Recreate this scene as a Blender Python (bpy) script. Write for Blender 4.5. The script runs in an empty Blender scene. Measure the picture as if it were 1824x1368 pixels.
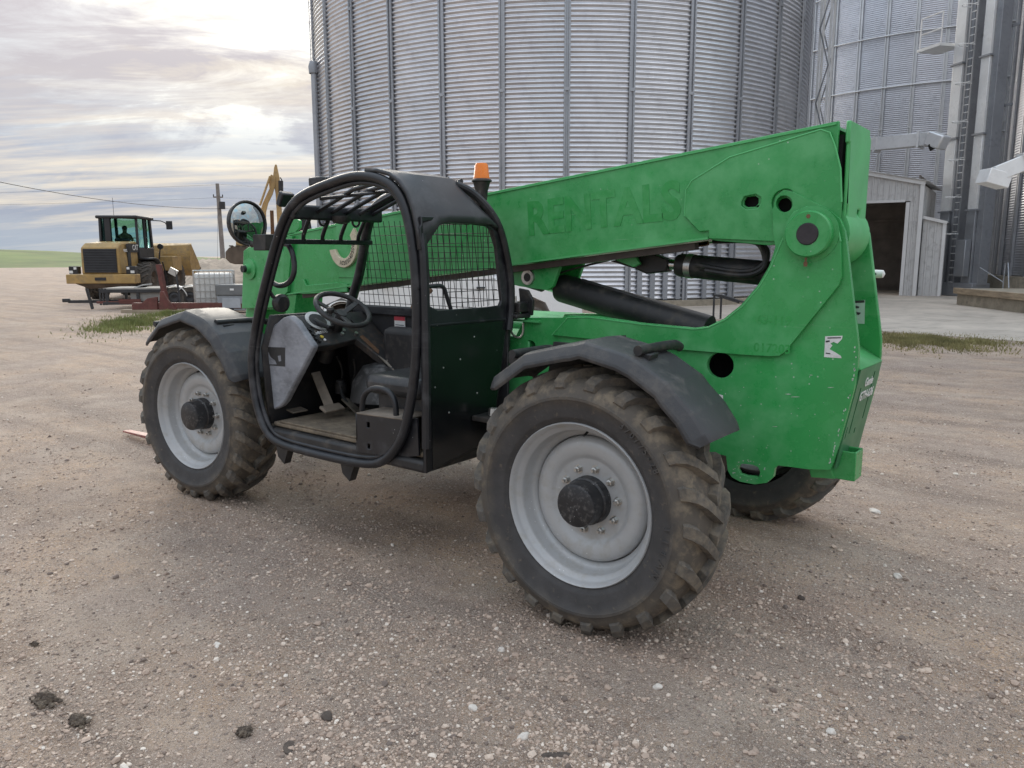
import bpy, bmesh, math, random
import numpy as np
from mathutils import Vector, Matrix, geometry
random.seed(7)
RNG = np.random.default_rng(11)
SC = bpy.context.scene
COL = SC.collection
PI = math.pi

# ------------------------------------------------------------------ camera
CAM = np.array([1.865, -2.844, 1.728]); FPX = 1387.1
YAW, PITCH, ROLL = -0.66467, 0.16319, -0.00158
_d = np.array([math.sin(YAW)*math.cos(PITCH), math.cos(YAW)*math.cos(PITCH), -math.sin(PITCH)])
_r = np.array([math.cos(YAW), -math.sin(YAW), 0.0]); _u = np.cross(_r, _d)
_c, _s = math.cos(ROLL), math.sin(ROLL)
CR, CU = _c*_r+_s*_u, -_s*_r+_c*_u
cam = bpy.data.cameras.new('camera'); camo = bpy.data.objects.new('camera', cam); COL.objects.link(camo)
camo.matrix_world = Matrix(((CR[0], CU[0], -_d[0], CAM[0]), (CR[1], CU[1], -_d[1], CAM[1]), (CR[2], CU[2], -_d[2], CAM[2]), (0, 0, 0, 1)))
cam.sensor_width = 36; cam.sensor_fit = 'HORIZONTAL'; cam.lens = FPX/1824*36
cam.clip_start = 0.05; cam.clip_end = 6000
SC.camera = camo

# ------------------------------------------------------------------ sky, sun, exposure
SUN_AZ = -0.98          # horizontal direction of the sun, measured from +y towards +x
SUN_EL = math.radians(23)
SDIR = Vector((math.sin(SUN_AZ)*math.cos(SUN_EL), math.cos(SUN_AZ)*math.cos(SUN_EL), math.sin(SUN_EL)))
W = bpy.data.worlds.new('World'); SC.world = W; W.use_nodes = True
SC.view_settings.view_transform = 'Standard'; SC.view_settings.look = 'None'
SC.view_settings.exposure = 0.74; SC.view_settings.gamma = 1.0
def build_world():
    nt = W.node_tree; N = nt.nodes; L = nt.links; N.clear()
    def nd(t, **k):
        n = N.new(t)
        for a, b in k.items(): setattr(n, a, b)
        return n
    def mth(op, a, b=None, c=None):
        n = nd('ShaderNodeMath', operation=op)
        for i, v in enumerate((a, b, c)):
            if v is None: continue
            if isinstance(v, (int, float)): n.inputs[i].default_value = v
            else: L.new(v, n.inputs[i])
        return n.outputs[0]
    def mix(f, a, b):
        n = nd('ShaderNodeMix', data_type='RGBA')
        for i, v in ((0, f), (6, a), (7, b)):
            if isinstance(v, (int, float)): n.inputs[i].default_value = v
            elif isinstance(v, tuple): n.inputs[i].default_value = v + (1,)
            else: L.new(v, n.inputs[i])
        return n.outputs[2]
    def ramp(v, stops):
        n = nd('ShaderNodeValToRGB'); L.new(v, n.inputs[0]); e = n.color_ramp.elements
        while len(e) < len(stops): e.new(0.5)
        for q, (pp, cc) in zip(e, stops):
            q.position = pp; q.color = (cc if isinstance(cc, tuple) else (cc,)*3) + (1,)
        return n.outputs[0]
    sky = nd('ShaderNodeTexSky', sky_type='NISHITA'); sky.sun_disc = False
    sky.sun_elevation = SUN_EL; sky.sun_rotation = SUN_AZ
    sky.air_density = 1.2; sky.dust_density = 2.0
    tc = nd('ShaderNodeTexCoord'); sep = nd('ShaderNodeSeparateXYZ'); L.new(tc.outputs['Generated'], sep.inputs[0])
    x, y, z = sep.outputs
    zz = mth('MAXIMUM', z, 0.0)
    den = mth('ADD', zz, 0.19)
    px, py = mth('DIVIDE', x, den), mth('DIVIDE', y, den)
    # layers lie as long streaks across the view direction
    ca, sa = math.cos(0.80), math.sin(0.80)
    a = mth('ADD', mth('MULTIPLY', px, ca), mth('MULTIPLY', py, sa))
    b = mth('SUBTRACT', mth('MULTIPLY', py, ca), mth('MULTIPLY', px, sa))
    def noise(sx, sy, sc, det, off, rough=0.55, dist=0.0):
        cb = nd('ShaderNodeCombineXYZ')
        L.new(mth('MULTIPLY', a, sx), cb.inputs[0]); L.new(mth('MULTIPLY', b, sy), cb.inputs[1]); cb.inputs[2].default_value = off
        n = nd('ShaderNodeTexNoise'); n.inputs['Scale'].default_value = sc; n.inputs['Detail'].default_value = det
        n.inputs['Roughness'].default_value = rough; n.inputs['Distortion'].default_value = dist
        L.new(cb.outputs[0], n.inputs['Vector']); return n.outputs[0]
    n1 = noise(0.70, 1.0, 1.5, 8, 3.3, 0.60, 0.6)     # broad cloud masses
    n2 = noise(0.55, 1.2, 3.6, 9, 8.1, 0.66, 0.9)     # streaks and tufts
    n3 = noise(0.70, 1.0, 1.15, 6, 5.9, 0.56, 0.5)     # dark undersides
    dens = mth('ADD', mth('MULTIPLY', n1, 0.60), mth('MULTIPLY', n2, 0.40))
    cover = ramp(dens, ((0.42, 0.0), (0.48, 0.7), (0.56, 1.0)))
    under = ramp(mth('ADD', mth('MULTIPLY', n3, 0.60), mth('MULTIPLY', n2, 0.40)), ((0.425, 0.0), (0.535, 1.0)))
    tuft = ramp(n2, ((0.40, 0.0), (0.60, 1.0)))
    dt = nd('ShaderNodeVectorMath', operation='DOT_PRODUCT'); L.new(tc.outputs['Generated'], dt.inputs[0]); dt.inputs[1].default_value = tuple(SDIR)
    glow = mth('POWER', mth('MAXIMUM', dt.outputs['Value'], 0.0), 9.0)   # clouds near the veiled sun are lit through
    K = 1.0/0.1
    lit = mix(glow, (0.745*K, 0.705*K, 0.665*K), (0.79*K, 0.70*K, 0.545*K))
    lit = mix(tuft, mix(0.55, lit, (0.58*K, 0.565*K, 0.575*K)), lit)
    dark = mix(glow, (0.42*K, 0.415*K, 0.465*K), (0.52*K, 0.485*K, 0.495*K))
    cloud = mix(under, lit, dark)
    gap = mix(0.80, sky.outputs[0], (0.43*K, 0.61*K, 0.75*K))
    col = mix(cover, gap, cloud)
    # low band by the horizon: grey-blue stratus with warm breaks
    n4 = noise(0.16, 1.0, 2.6, 7, 2.2, 0.60, 0.4)
    brk = ramp(mth('ADD', mth('MULTIPLY', n4, 0.75), mth('MULTIPLY', n2, 0.25)), ((0.47, 0.0), (0.58, 1.0)))
    band = ramp(zz, ((0.0, 1.0), (0.10, 0.92), (0.20, 0.0)))
    hz = mix(brk, (0.40*K, 0.455*K, 0.565*K), (0.88*K, 0.80*K, 0.68*K))
    col = mix(mth('MULTIPLY', band, 0.85), col, hz)
    col = mix(ramp(zz, ((0.0, 0.75), (0.05, 0.0))), col, (0.55*K, 0.63*K, 0.72*K))
    # overcast law: the cloud layer is brighter overhead than towards the horizon
    lum = mth('ADD', mth('MULTIPLY', zz, 1.32), 0.525)
    vm = nd('ShaderNodeVectorMath', operation='SCALE'); L.new(col, vm.inputs[0]); L.new(lum, vm.inputs[3]); col = vm.outputs[0]
    bg = nd('ShaderNodeBackground'); bg.inputs[1].default_value = 0.1; L.new(col, bg.inputs[0])
    out = nd('ShaderNodeOutputWorld'); L.new(bg.outputs[0], out.inputs[0])
build_world()
sl = bpy.data.lights.new('sun', 'SUN'); slo = bpy.data.objects.new('sun', sl); COL.objects.link(slo)
sl.energy = 1.4; sl.angle = math.radians(32); sl.color = (1.0, 0.92, 0.80)
slo.rotation_euler = (-SDIR).to_track_quat('-Z', 'Y').to_euler()
try:
    SC.cycles.max_bounces = 7; SC.cycles.diffuse_bounces = 3; SC.cycles.glossy_bounces = 3; SC.cycles.transparent_max_bounces = 8
    SC.cycles.use_denoising = True
except Exception: pass

# ------------------------------------------------------------------ helpers
def PX(u, v, **k):
    """point where the sight line of a measured photo point meets a known plane (x=, y= or z=)"""
    dd = ((u-912)/FPX)*CR - ((v-684)/FPX)*CU + _d
    (ax, val), = k.items(); i = 'xyz'.index(ax)
    return Vector(CAM + dd*((val-CAM[i])/dd[i]))
def AZ(u, dist, z=0.0):
    dd = ((u-912)/FPX)*CR + _d - ((455-684)/FPX)*CU; dd[2] = 0; dd /= np.linalg.norm(dd)
    q = CAM + dd*dist; return Vector((q[0], q[1], z))
def PXd(u, v, dist):
    """point of a sight line at a horizontal distance"""
    dd = ((u-912)/FPX)*CR - ((v-684)/FPX)*CU + _d
    return Vector(CAM + dd*(dist/math.hypot(dd[0], dd[1])))

class MB:
    def __init__(s): s.v = []; s.f = []
    def add(s, vs, fs):
        n = len(s.v); s.v += [tuple(q) for q in vs]; s.f += [tuple(i+n for i in f) for f in fs]; return s
    def box(s, c, d, rot=None, taper=1.0):
        hx, hy, hz = d[0]/2, d[1]/2, d[2]/2
        vs = []
        for sz in (-1, 1):
            t = taper if sz > 0 else 1
            for sx, sy in ((-1, -1), (1, -1), (1, 1), (-1, 1)):
                q = Vector((sx*hx*t, sy*hy*t, sz*hz))
                if rot is not None: q = rot @ q
                vs.append(q+Vector(c))
        return s.add(vs, [(3, 2, 1, 0), (4, 5, 6, 7), (0, 1, 5, 4), (1, 2, 6, 5), (2, 3, 7, 6), (3, 0, 4, 7)])
    def bar(s, a, b, w, h, up=(0, 0, 1)):
        a, b = Vector(a), Vector(b); d = b-a; l = d.length
        if l < 1e-6: return s
        d.normalize(); sd = d.cross(Vector(up))
        if sd.length < 1e-4: sd = d.cross(Vector((0, 1, 0)))
        sd.normalize(); uu = sd.cross(d)
        vs = []
        for e in (a, b):
            for i, j in ((-1, -1), (1, -1), (1, 1), (-1, 1)): vs.append(e+sd*(i*w/2)+uu*(j*h/2))
        return s.add(vs, [(0, 1, 2, 3), (7, 6, 5, 4), (0, 4, 5, 1), (1, 5, 6, 2), (2, 6, 7, 3), (3, 7, 4, 0)])
    def tube(s, pts, r, n=10, closed=False, caps=True):
        P = [Vector(q) for q in pts]; m = len(P); base = len(s.v)
        rr = r if isinstance(r, (list, tuple)) else [r]*m
        T = []
        for i in range(m):
            a = P[(i-1) % m] if (closed or i > 0) else P[i]; b = P[(i+1) % m] if (closed or i < m-1) else P[i]
            t = (b-a); T.append(t.normalized() if t.length > 1e-9 else Vector((0, 0, 1)))
        up = Vector((0, 0, 1)) if abs(T[0].z) < 0.9 else Vector((0, 1, 0))
        nrm = (up - T[0]*up.dot(T[0])).normalized()
        for i in range(m):
            nrm = (nrm - T[i]*nrm.dot(T[i]))
            nrm = nrm.normalized() if nrm.length > 1e-6 else T[i].orthogonal().normalized()
            bn = T[i].cross(nrm)
            for k in range(n):
                a = 2*PI*k/n; s.v.append(tuple(P[i]+(nrm*math.cos(a)+bn*math.sin(a))*rr[i]))
        for i in range(m if closed else m-1):
            j = (i+1) % m
            for k in range(n):
                k2 = (k+1) % n
                s.f.append((base+i*n+k, base+i*n+k2, base+j*n+k2, base+j*n+k))
        if caps and not closed:
            s.f.append(tuple(base+k for k in reversed(range(n)))); s.f.append(tuple(base+(m-1)*n+k for k in range(n)))
        return s
    def lathe(s, prof, o=(0, 0, 0), n=48, axis='y', caps=False, a0=0.0, a1=2*PI):
        """prof: (radius, along-axis) pairs"""
        base = len(s.v); o = Vector(o); full = abs(a1-a0-2*PI) < 1e-6; cnt = n if full else n+1
        for r, h in prof:
            for k in range(cnt):
                a = a0+(a1-a0)*k/n; c, d = r*math.cos(a), r*math.sin(a)
                q = {'y': (c, h, d), 'z': (c, d, h), 'x': (h, c, d)}[axis]
                s.v.append(tuple(o+Vector(q)))
        for i in range(len(prof)-1):
            for k in range(n):
                k2 = (k+1) % cnt
                f = (base+i*cnt+k, base+i*cnt+k2, base+(i+1)*cnt+k2, base+(i+1)*cnt+k)
                s.f.append(f)
        if caps:
            s.f.append(tuple(base+k for k in range(cnt))); s.f.append(tuple(base+(len(prof)-1)*cnt+k for k in reversed(range(cnt))))
        return s
    def prism(s, outer, holes=(), to3=None, t=0.03):
        """flat plate: outer and holes are 2D loops, to3(a, b, d) gives the 3D point at depth d"""
        loops = [list(outer)]+[list(h) for h in holes]
        tri = geometry.tessellate_polygon([[Vector((a, b, 0)) for a, b in lp] for lp in loops])
        flat = [q for lp in loops for q in lp]; base = len(s.v); m = len(flat)
        for d in (0.0, t):
            for a, b in flat: s.v.append(tuple(to3(a, b, d)))
        for f in tri:
            s.f.append(tuple(base+i for i in f)); s.f.append(tuple(base+m+i for i in reversed(f)))
        k = 0
        for lp in loops:
            l = len(lp)
            for i in range(l):
                j = (i+1) % l
                s.f.append((base+k+i, base+k+j, base+m+k+j, base+m+k+i))
            k += l
        return s
    def grid(s, rows):
        """rows of equal length lists of points"""
        base = len(s.v); w = len(rows[0])
        for r in rows: s.v += [tuple(q) for q in r]
        for i in range(len(rows)-1):
            for j in range(w-1):
                s.f.append((base+i*w+j, base+i*w+j+1, base+(i+1)*w+j+1, base+(i+1)*w+j))
        return s
    def mesh(s, name, smooth=True, ang=32):
        me = bpy.data.meshes.new(name); me.from_pydata(s.v, [], s.f); me.update()
        bm = bmesh.new(); bm.from_mesh(me); bmesh.ops.recalc_face_normals(bm, faces=bm.faces); bm.to_mesh(me); bm.free()
        if smooth:
            me.polygons.foreach_set('use_smooth', [True]*len(me.polygons)); me.set_sharp_from_angle(angle=math.radians(ang))
        return me
def link(name, me, m, parent=None, label=None, cat=None, group=None, kind=None):
    o = bpy.data.objects.new(name, me); COL.objects.link(o)
    if me is not None and m is not None and len(me.materials) == 0: me.materials.append(m)
    if parent is not None: o.parent = parent
    for k, v in (('label', label), ('category', cat), ('group', group), ('kind', kind)):
        if v: o[k] = v
    return o
def part(name, mb, m, parent=None, bevel=0, smooth=True, ang=32, solid=0, **k):
    o = link(name, mb.mesh(name, smooth, ang), m, parent, **k)
    if solid:
        q = o.modifiers.new('solid', 'SOLIDIFY'); q.thickness = solid; q.offset = 0
    if bevel:
        q = o.modifiers.new('bevel', 'BEVEL'); q.width = bevel; q.segments = 2; q.limit_method = 'ANGLE'; q.angle_limit = math.radians(35)
        q.harden_normals = False
    return o
def thing(name, label, cat, loc=(0, 0, 0), rz=0.0, group=None):
    o = bpy.data.objects.new(name, None); COL.objects.link(o); o.location = loc; o.rotation_euler = (0, 0, rz)
    o.empty_display_size = 0.3; o['label'] = label; o['category'] = cat
    if group: o['group'] = group
    return o
def circ2(cx, cy, r, n=24, ry=None): return [(cx+r*math.cos(2*PI*i/n), cy+(ry or r)*math.sin(2*PI*i/n)) for i in range(n)]
def smooth_path(pts, it=2, closed=False):
    P = [Vector(q) for q in pts]
    for _ in range(it):
        Q = []
        m = len(P)
        if not closed: Q.append(P[0])
        for i in range(m if closed else m-1):
            a, b = P[i], P[(i+1) % m]; Q += [a*0.75+b*0.25, a*0.25+b*0.75]
        if not closed: Q.append(P[-1])
        P = Q
    return P
def YP(y):  # plate lying in a plane of constant y, thickness towards +y
    return lambda a, b, d: Vector((a, y+d, b))
def XP(x):  # plate in a plane of constant x
    return lambda a, b, d: Vector((x+d, a, b))
def xz(pts, y): return [(q.x, q.z) for q in (PX(u, v, y=y) for u, v in pts)]
def yz(pts, x): return [(q.y, q.z) for q in (PX(u, v, x=x) for u, v in pts)]
def text(name, s, size, m, parent, o, xd, yd, thick=0.0008, bold=0.0, align='LEFT', sx=1.0, shear=0.0):
    cu = bpy.data.curves.new(name, 'FONT'); cu.body = s; cu.size = size; cu.extrude = thick; cu.offset = bold; cu.align_x = align; cu.shear = shear
    cu.resolution_u = 3
    t = bpy.data.objects.new('tmp', cu); COL.objects.link(t)
    bpy.context.view_layer.update()
    me = bpy.data.meshes.new_from_object(t.evaluated_get(bpy.context.evaluated_depsgraph_get()))
    bpy.data.objects.remove(t); bpy.data.curves.remove(cu)
    xd, yd = Vector(xd).normalized(), Vector(yd); yd = (yd - xd*yd.dot(xd)).normalized(); zd = xd.cross(yd)
    M = Matrix(((xd.x*sx, yd.x, zd.x, o[0]), (xd.y*sx, yd.y, zd.y, o[1]), (xd.z*sx, yd.z, zd.z, o[2]), (0, 0, 0, 1)))
    me.transform(M); me.name = name; me.materials.clear()
    return link(name, me, m, parent)

# ------------------------------------------------------------------ materials
def mat(name, col, rough=0.5, metal=0.0, var=0.12, vs=3.0, dirt=None, bump=0.0, bs=60.0, spec=0.5, tone=0.0, spots=None, stretch=None, scr=None):
    """dirt=(colour, amount 0..1, scale); spots=(colour, scale, threshold); tone=random brightness per object"""
    m = bpy.data.materials.new(name); m.use_nodes = True; nt = m.node_tree; N, L = nt.nodes, nt.links
    b = N['Principled BSDF']; b.inputs['Roughness'].default_value = rough; b.inputs['Metallic'].default_value = metal
    b.inputs['Specular IOR Level'].default_value = spec
    tc = N.new('ShaderNodeTexCoord'); vec = tc.outputs['Object']
    if stretch:
        mp = N.new('ShaderNodeMapping'); mp.inputs['Scale'].default_value = stretch; L.new(vec, mp.inputs[0]); vec = mp.outputs[0]
    def noise(sc, det=6, rg=0.6, off=None):
        n = N.new('ShaderNodeTexNoise'); n.inputs['Scale'].default_value = sc; n.inputs['Detail'].default_value = det; n.inputs['Roughness'].default_value = rg
        L.new(vec, n.inputs['Vector']); return n.outputs[0]
    def ramp(v, p0, p1, c0=0.0, c1=1.0):
        n = N.new('ShaderNodeMapRange'); L.new(v, n.inputs[0]); n.inputs[1].default_value = p0; n.inputs[2].default_value = p1
        n.inputs[3].default_value = c0; n.inputs[4].default_value = c1; return n.outputs[0]
    def mix(f, a, c):
        n = N.new('ShaderNodeMix'); n.data_type = 'RGBA'
        for i, v in ((0, f), (6, a), (7, c)):
            if isinstance(v, (int, float)): n.inputs[i].default_value = v
            elif isinstance(v, tuple): n.inputs[i].default_value = tuple(v)+(1,)
            else: L.new(v, n.inputs[i])
        return n.outputs[2]
    lo = tuple(c*(1-var) for c in col); hi = tuple(min(1, c*(1+var)) for c in col)
    c = mix(ramp(noise(vs), 0.34, 0.66), lo, hi)
    rv = None
    if dirt:
        dn = N.new('ShaderNodeMath'); dn.operation = 'MULTIPLY'; L.new(noise(dirt[2], 8, 0.7), dn.inputs[0]); L.new(noise(dirt[2]*4.3, 5, 0.6), dn.inputs[1])
        dm = ramp(dn.outputs[0], 0.30-0.17*dirt[1], 0.42-0.12*dirt[1], 0.0, min(1.0, 0.35+dirt[1]*0.6)); c = mix(dm, c, dirt[0])
        rv = ramp(dm, 0, 1, rough, min(1, rough+0.3))
    if spots:
        v = N.new('ShaderNodeTexVoronoi'); v.inputs['Scale'].default_value = spots[1]; L.new(vec, v.inputs['Vector'])
        mm = N.new('ShaderNodeMath'); mm.operation = 'MULTIPLY'; L.new(ramp(v.outputs['Distance'], spots[2], spots[2]*0.5), mm.inputs[0]); L.new(ramp(noise(spots[1]*0.13, 3), 0.5, 0.62), mm.inputs[1])
        c = mix(mm.outputs[0], c, spots[0])
    if scr:
        # fine scratches: thin streaks of a stretched noise
        mp = N.new('ShaderNodeMapping'); mp.inputs['Scale'].default_value = (1.2, 1.2, 30); mp.inputs['Rotation'].default_value = (0.3, 0.5, 0.2); L.new(tc.outputs['Object'], mp.inputs[0])
        n = N.new('ShaderNodeTexNoise'); n.inputs['Scale'].default_value = 3.0; n.inputs['Detail'].default_value = 3; L.new(mp.outputs[0], n.inputs['Vector'])
        mm = N.new('ShaderNodeMath'); mm.operation = 'MULTIPLY'; L.new(ramp(n.outputs[0], 0.66, 0.74), mm.inputs[0]); L.new(ramp(noise(1.1, 4), 0.5, 0.68, 0, scr[1]), mm.inputs[1])
        c = mix(mm.outputs[0], c, scr[0])
    if tone:
        oi = N.new('ShaderNodeObjectInfo'); hs = N.new('ShaderNodeHueSaturation'); L.new(c, hs.inputs['Color'])
        L.new(ramp(oi.outputs['Random'], 0, 1, 1-tone, 1+tone), hs.inputs['Value']); c = hs.outputs[0]
    L.new(c, b.inputs['Base Color'])
    if rv is None: rv = ramp(noise(vs*2.7), 0.3, 0.7, max(0, rough-0.07), min(1, rough+0.07))
    L.new(rv, b.inputs['Roughness'])
    if bump:
        bn = N.new('ShaderNodeBump'); bn.inputs['Strength'].default_value = bump; bn.inputs['Distance'].default_value = 0.01
        L.new(noise(bs, 5), bn.inputs['Height']); L.new(bn.outputs[0], b.inputs['Normal'])
    return m
DUST = (0.30, 0.25, 0.19)
GREEN = mat('green_paint', (0.042, 0.322, 0.085), 0.27, 0, 0.13, 1.4, dirt=((0.125, 0.44, 0.175), 0.56, 1.7), bump=0.05, bs=25, spots=((0.42, 0.55, 0.42), 22, 0.10), scr=((0.30, 0.50, 0.33), 0.5))
GREENWORN = mat('worn_green_paint', (0.036, 0.29, 0.075), 0.5, 0, 0.15, 3, dirt=((0.42, 0.42, 0.36), 0.45, 5), bump=0.15, bs=40)
GREEND = mat('decal_shade_green', (0.026, 0.285, 0.060), 0.34, 0, 0.10, 4, dirt=((0.08, 0.37, 0.12), 0.55, 5))
GREENF = mat('faint_decal_green', (0.031, 0.325, 0.068), 0.36, 0, 0.12, 4, dirt=((0.09, 0.40, 0.135), 0.4, 9))
GREENL = mat('pale_green_paint', (0.085, 0.42, 0.14), 0.42, 0, 0.1, 3)  # lighter green than the main paint
BLACK = mat('black_paint', (0.013, 0.014, 0.017), 0.38, 0, 0.3, 3, dirt=((0.085, 0.085, 0.09), 0.25, 2.2), spots=((0.5, 0.5, 0.5), 26, 0.085), scr=((0.25, 0.25, 0.26), 0.4))
BLACKM = mat('black_steel', (0.018, 0.018, 0.019), 0.5, 0.0, 0.3, 6, dirt=((0.10, 0.085, 0.07), 0.3, 4))
INNER = mat('cab_interior_black', (0.02, 0.02, 0.022), 0.6, 0, 0.3, 4, dirt=((0.09, 0.08, 0.07), 0.25, 5))
PLASTIC = mat('grey_black_plastic', (0.034, 0.034, 0.036), 0.5, 0, 0.16, 2.5, dirt=((0.12, 0.11, 0.098), 0.38, 3), bump=0.12, bs=160)
DASHGREY = mat('scuffed_grey_plastic', (0.22, 0.23, 0.255), 0.5, 0, 0.35, 5, dirt=((0.33, 0.34, 0.36), 0.4, 7), stretch=(1, 1, 1.8))
MUDRUB = mat('muddy_rubber', (0.045, 0.041, 0.038), 0.78, 0, 0.2, 5, dirt=((0.185, 0.145, 0.098), 0.42, 4.5), bump=0.35, bs=70)
def tyre_mat(name, inner, outer, mud, r0, r1):
    # dust and dried mud sit on the outer sidewall and shoulder, the flank near the rim stays clean
    m = bpy.data.materials.new(name); m.use_nodes = True; N, L = m.node_tree.nodes, m.node_tree.links; b = N['Principled BSDF']; b.inputs['Roughness'].default_value = 0.72; b.inputs['Specular IOR Level'].default_value = 0.35
    tc = N.new('ShaderNodeTexCoord'); mp = N.new('ShaderNodeMapping'); mp.inputs['Scale'].default_value = (1, 0, 1); L.new(tc.outputs['Object'], mp.inputs[0])
    ln = N.new('ShaderNodeVectorMath'); ln.operation = 'LENGTH'; L.new(mp.outputs[0], ln.inputs[0])
    def noise(sc, det=7, rg=0.65):
        n = N.new('ShaderNodeTexNoise'); n.inputs['Scale'].default_value = sc; n.inputs['Detail'].default_value = det; n.inputs['Roughness'].default_value = rg; L.new(tc.outputs['Object'], n.inputs['Vector']); return n.outputs[0]
    def rng(v, a, c, d=0.0, e=1.0):
        n = N.new('ShaderNodeMapRange'); L.new(v, n.inputs[0])
        for i, q in enumerate((a, c, d, e)): n.inputs[i+1].default_value = q
        return n.outputs[0]
    def mth(op, a, c):
        n = N.new('ShaderNodeMath'); n.operation = op
        for i, v in ((0, a), (1, c)):
            if isinstance(v, (int, float)): n.inputs[i].default_value = v
            else: L.new(v, n.inputs[i])
        return n.outputs[0]
    def mix(f, a, c):
        n = N.new('ShaderNodeMix'); n.data_type = 'RGBA'; L.new(f, n.inputs[0])
        for i, v in ((6, a), (7, c)):
            if isinstance(v, tuple): n.inputs[i].default_value = v+(1,)
            else: L.new(v, n.inputs[i])
        return n.outputs[2]
    rad = mth('ADD', ln.outputs['Value'], mth('MULTIPLY', mth('SUBTRACT', noise(5), 0.5), 0.16))
    c = mix(rng(noise(9), 0.3, 0.7), tuple(q*0.75 for q in inner), tuple(q*1.2 for q in inner))
    c = mix(rng(rad, r0, r1), c, outer)
    c = mix(mth('MULTIPLY', rng(rad, r0+0.03, r1+0.01), rng(noise(13), 0.47, 0.62, 0, 0.85)), c, mud)
    c = mix(rng(noise(30, 4), 0.60, 0.72, 0, 0.35), c, mud)
    L.new(c, b.inputs['Base Color'])
    bn = N.new('ShaderNodeBump'); bn.inputs['Strength'].default_value = 0.3; bn.inputs['Distance'].default_value = 0.008; L.new(noise(60, 6), bn.inputs['Height']); L.new(bn.outputs[0], b.inputs['Normal'])
    return m
TYRE = tyre_mat('tyre_rubber', (0.060, 0.057, 0.056), (0.108, 0.093, 0.076), (0.235, 0.190, 0.135), 0.455, 0.535)
TREAD = mat('tread_rubber', (0.098, 0.088, 0.076), 0.85, 0, 0.28, 7, dirt=((0.225, 0.185, 0.135), 0.58, 6), bump=0.5, bs=60)
RIMM = mat('silver_grey_rim', (0.42, 0.425, 0.425), 0.34, 0.10, 0.06, 4, dirt=((0.36, 0.34, 0.30), 0.28, 6), spots=((0.72, 0.72, 0.72), 30, 0.09))
HUBM = mat('hub_black', (0.02, 0.02, 0.022), 0.4, 0, 0.3, 10, dirt=((0.16, 0.15, 0.14), 0.25, 14), spots=((0.5, 0.5, 0.5), 60, 0.16))
STEEL = mat('bare_steel', (0.52, 0.52, 0.50), 0.3, 0.85, 0.15, 20, dirt=((0.25, 0.18, 0.12), 0.3, 20))
RUST = mat('rusty_steel', (0.16, 0.085, 0.045), 0.8, 0.1, 0.3, 12)
CHROME = mat('cylinder_rod', (0.6, 0.6, 0.6), 0.18, 1.0, 0.05, 5)
WHITE = mat('white_decal', (0.74, 0.74, 0.72), 0.5, 0, 0.05, 9, dirt=((0.45, 0.42, 0.38), 0.25, 12))
REDDEC = mat('red_decal', (0.45, 0.05, 0.07), 0.5)
DKINK = mat('dark_print', (0.03, 0.03, 0.03), 0.6)
HOLE = mat('dark_inside', (0.006, 0.006, 0.006), 0.9, 0, 0.1, 3)  # near-black colour standing in for the shade inside openings
CREAM = mat('cream_plastic', (0.62, 0.55, 0.40), 0.5, 0, 0.08, 20, dirt=((0.35, 0.27, 0.16), 0.3, 25))
FLOORM = mat('dusty_floor_mat', (0.17, 0.135, 0.095), 0.9, 0, 0.35, 9, dirt=((0.09, 0.075, 0.06), 0.4, 8), bump=0.6, bs=90)
REDP = mat('faded_red_paint', (0.125, 0.036, 0.03), 0.55, 0, 0.25, 6, dirt=((0.14, 0.08, 0.05), 0.4, 7))

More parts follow.
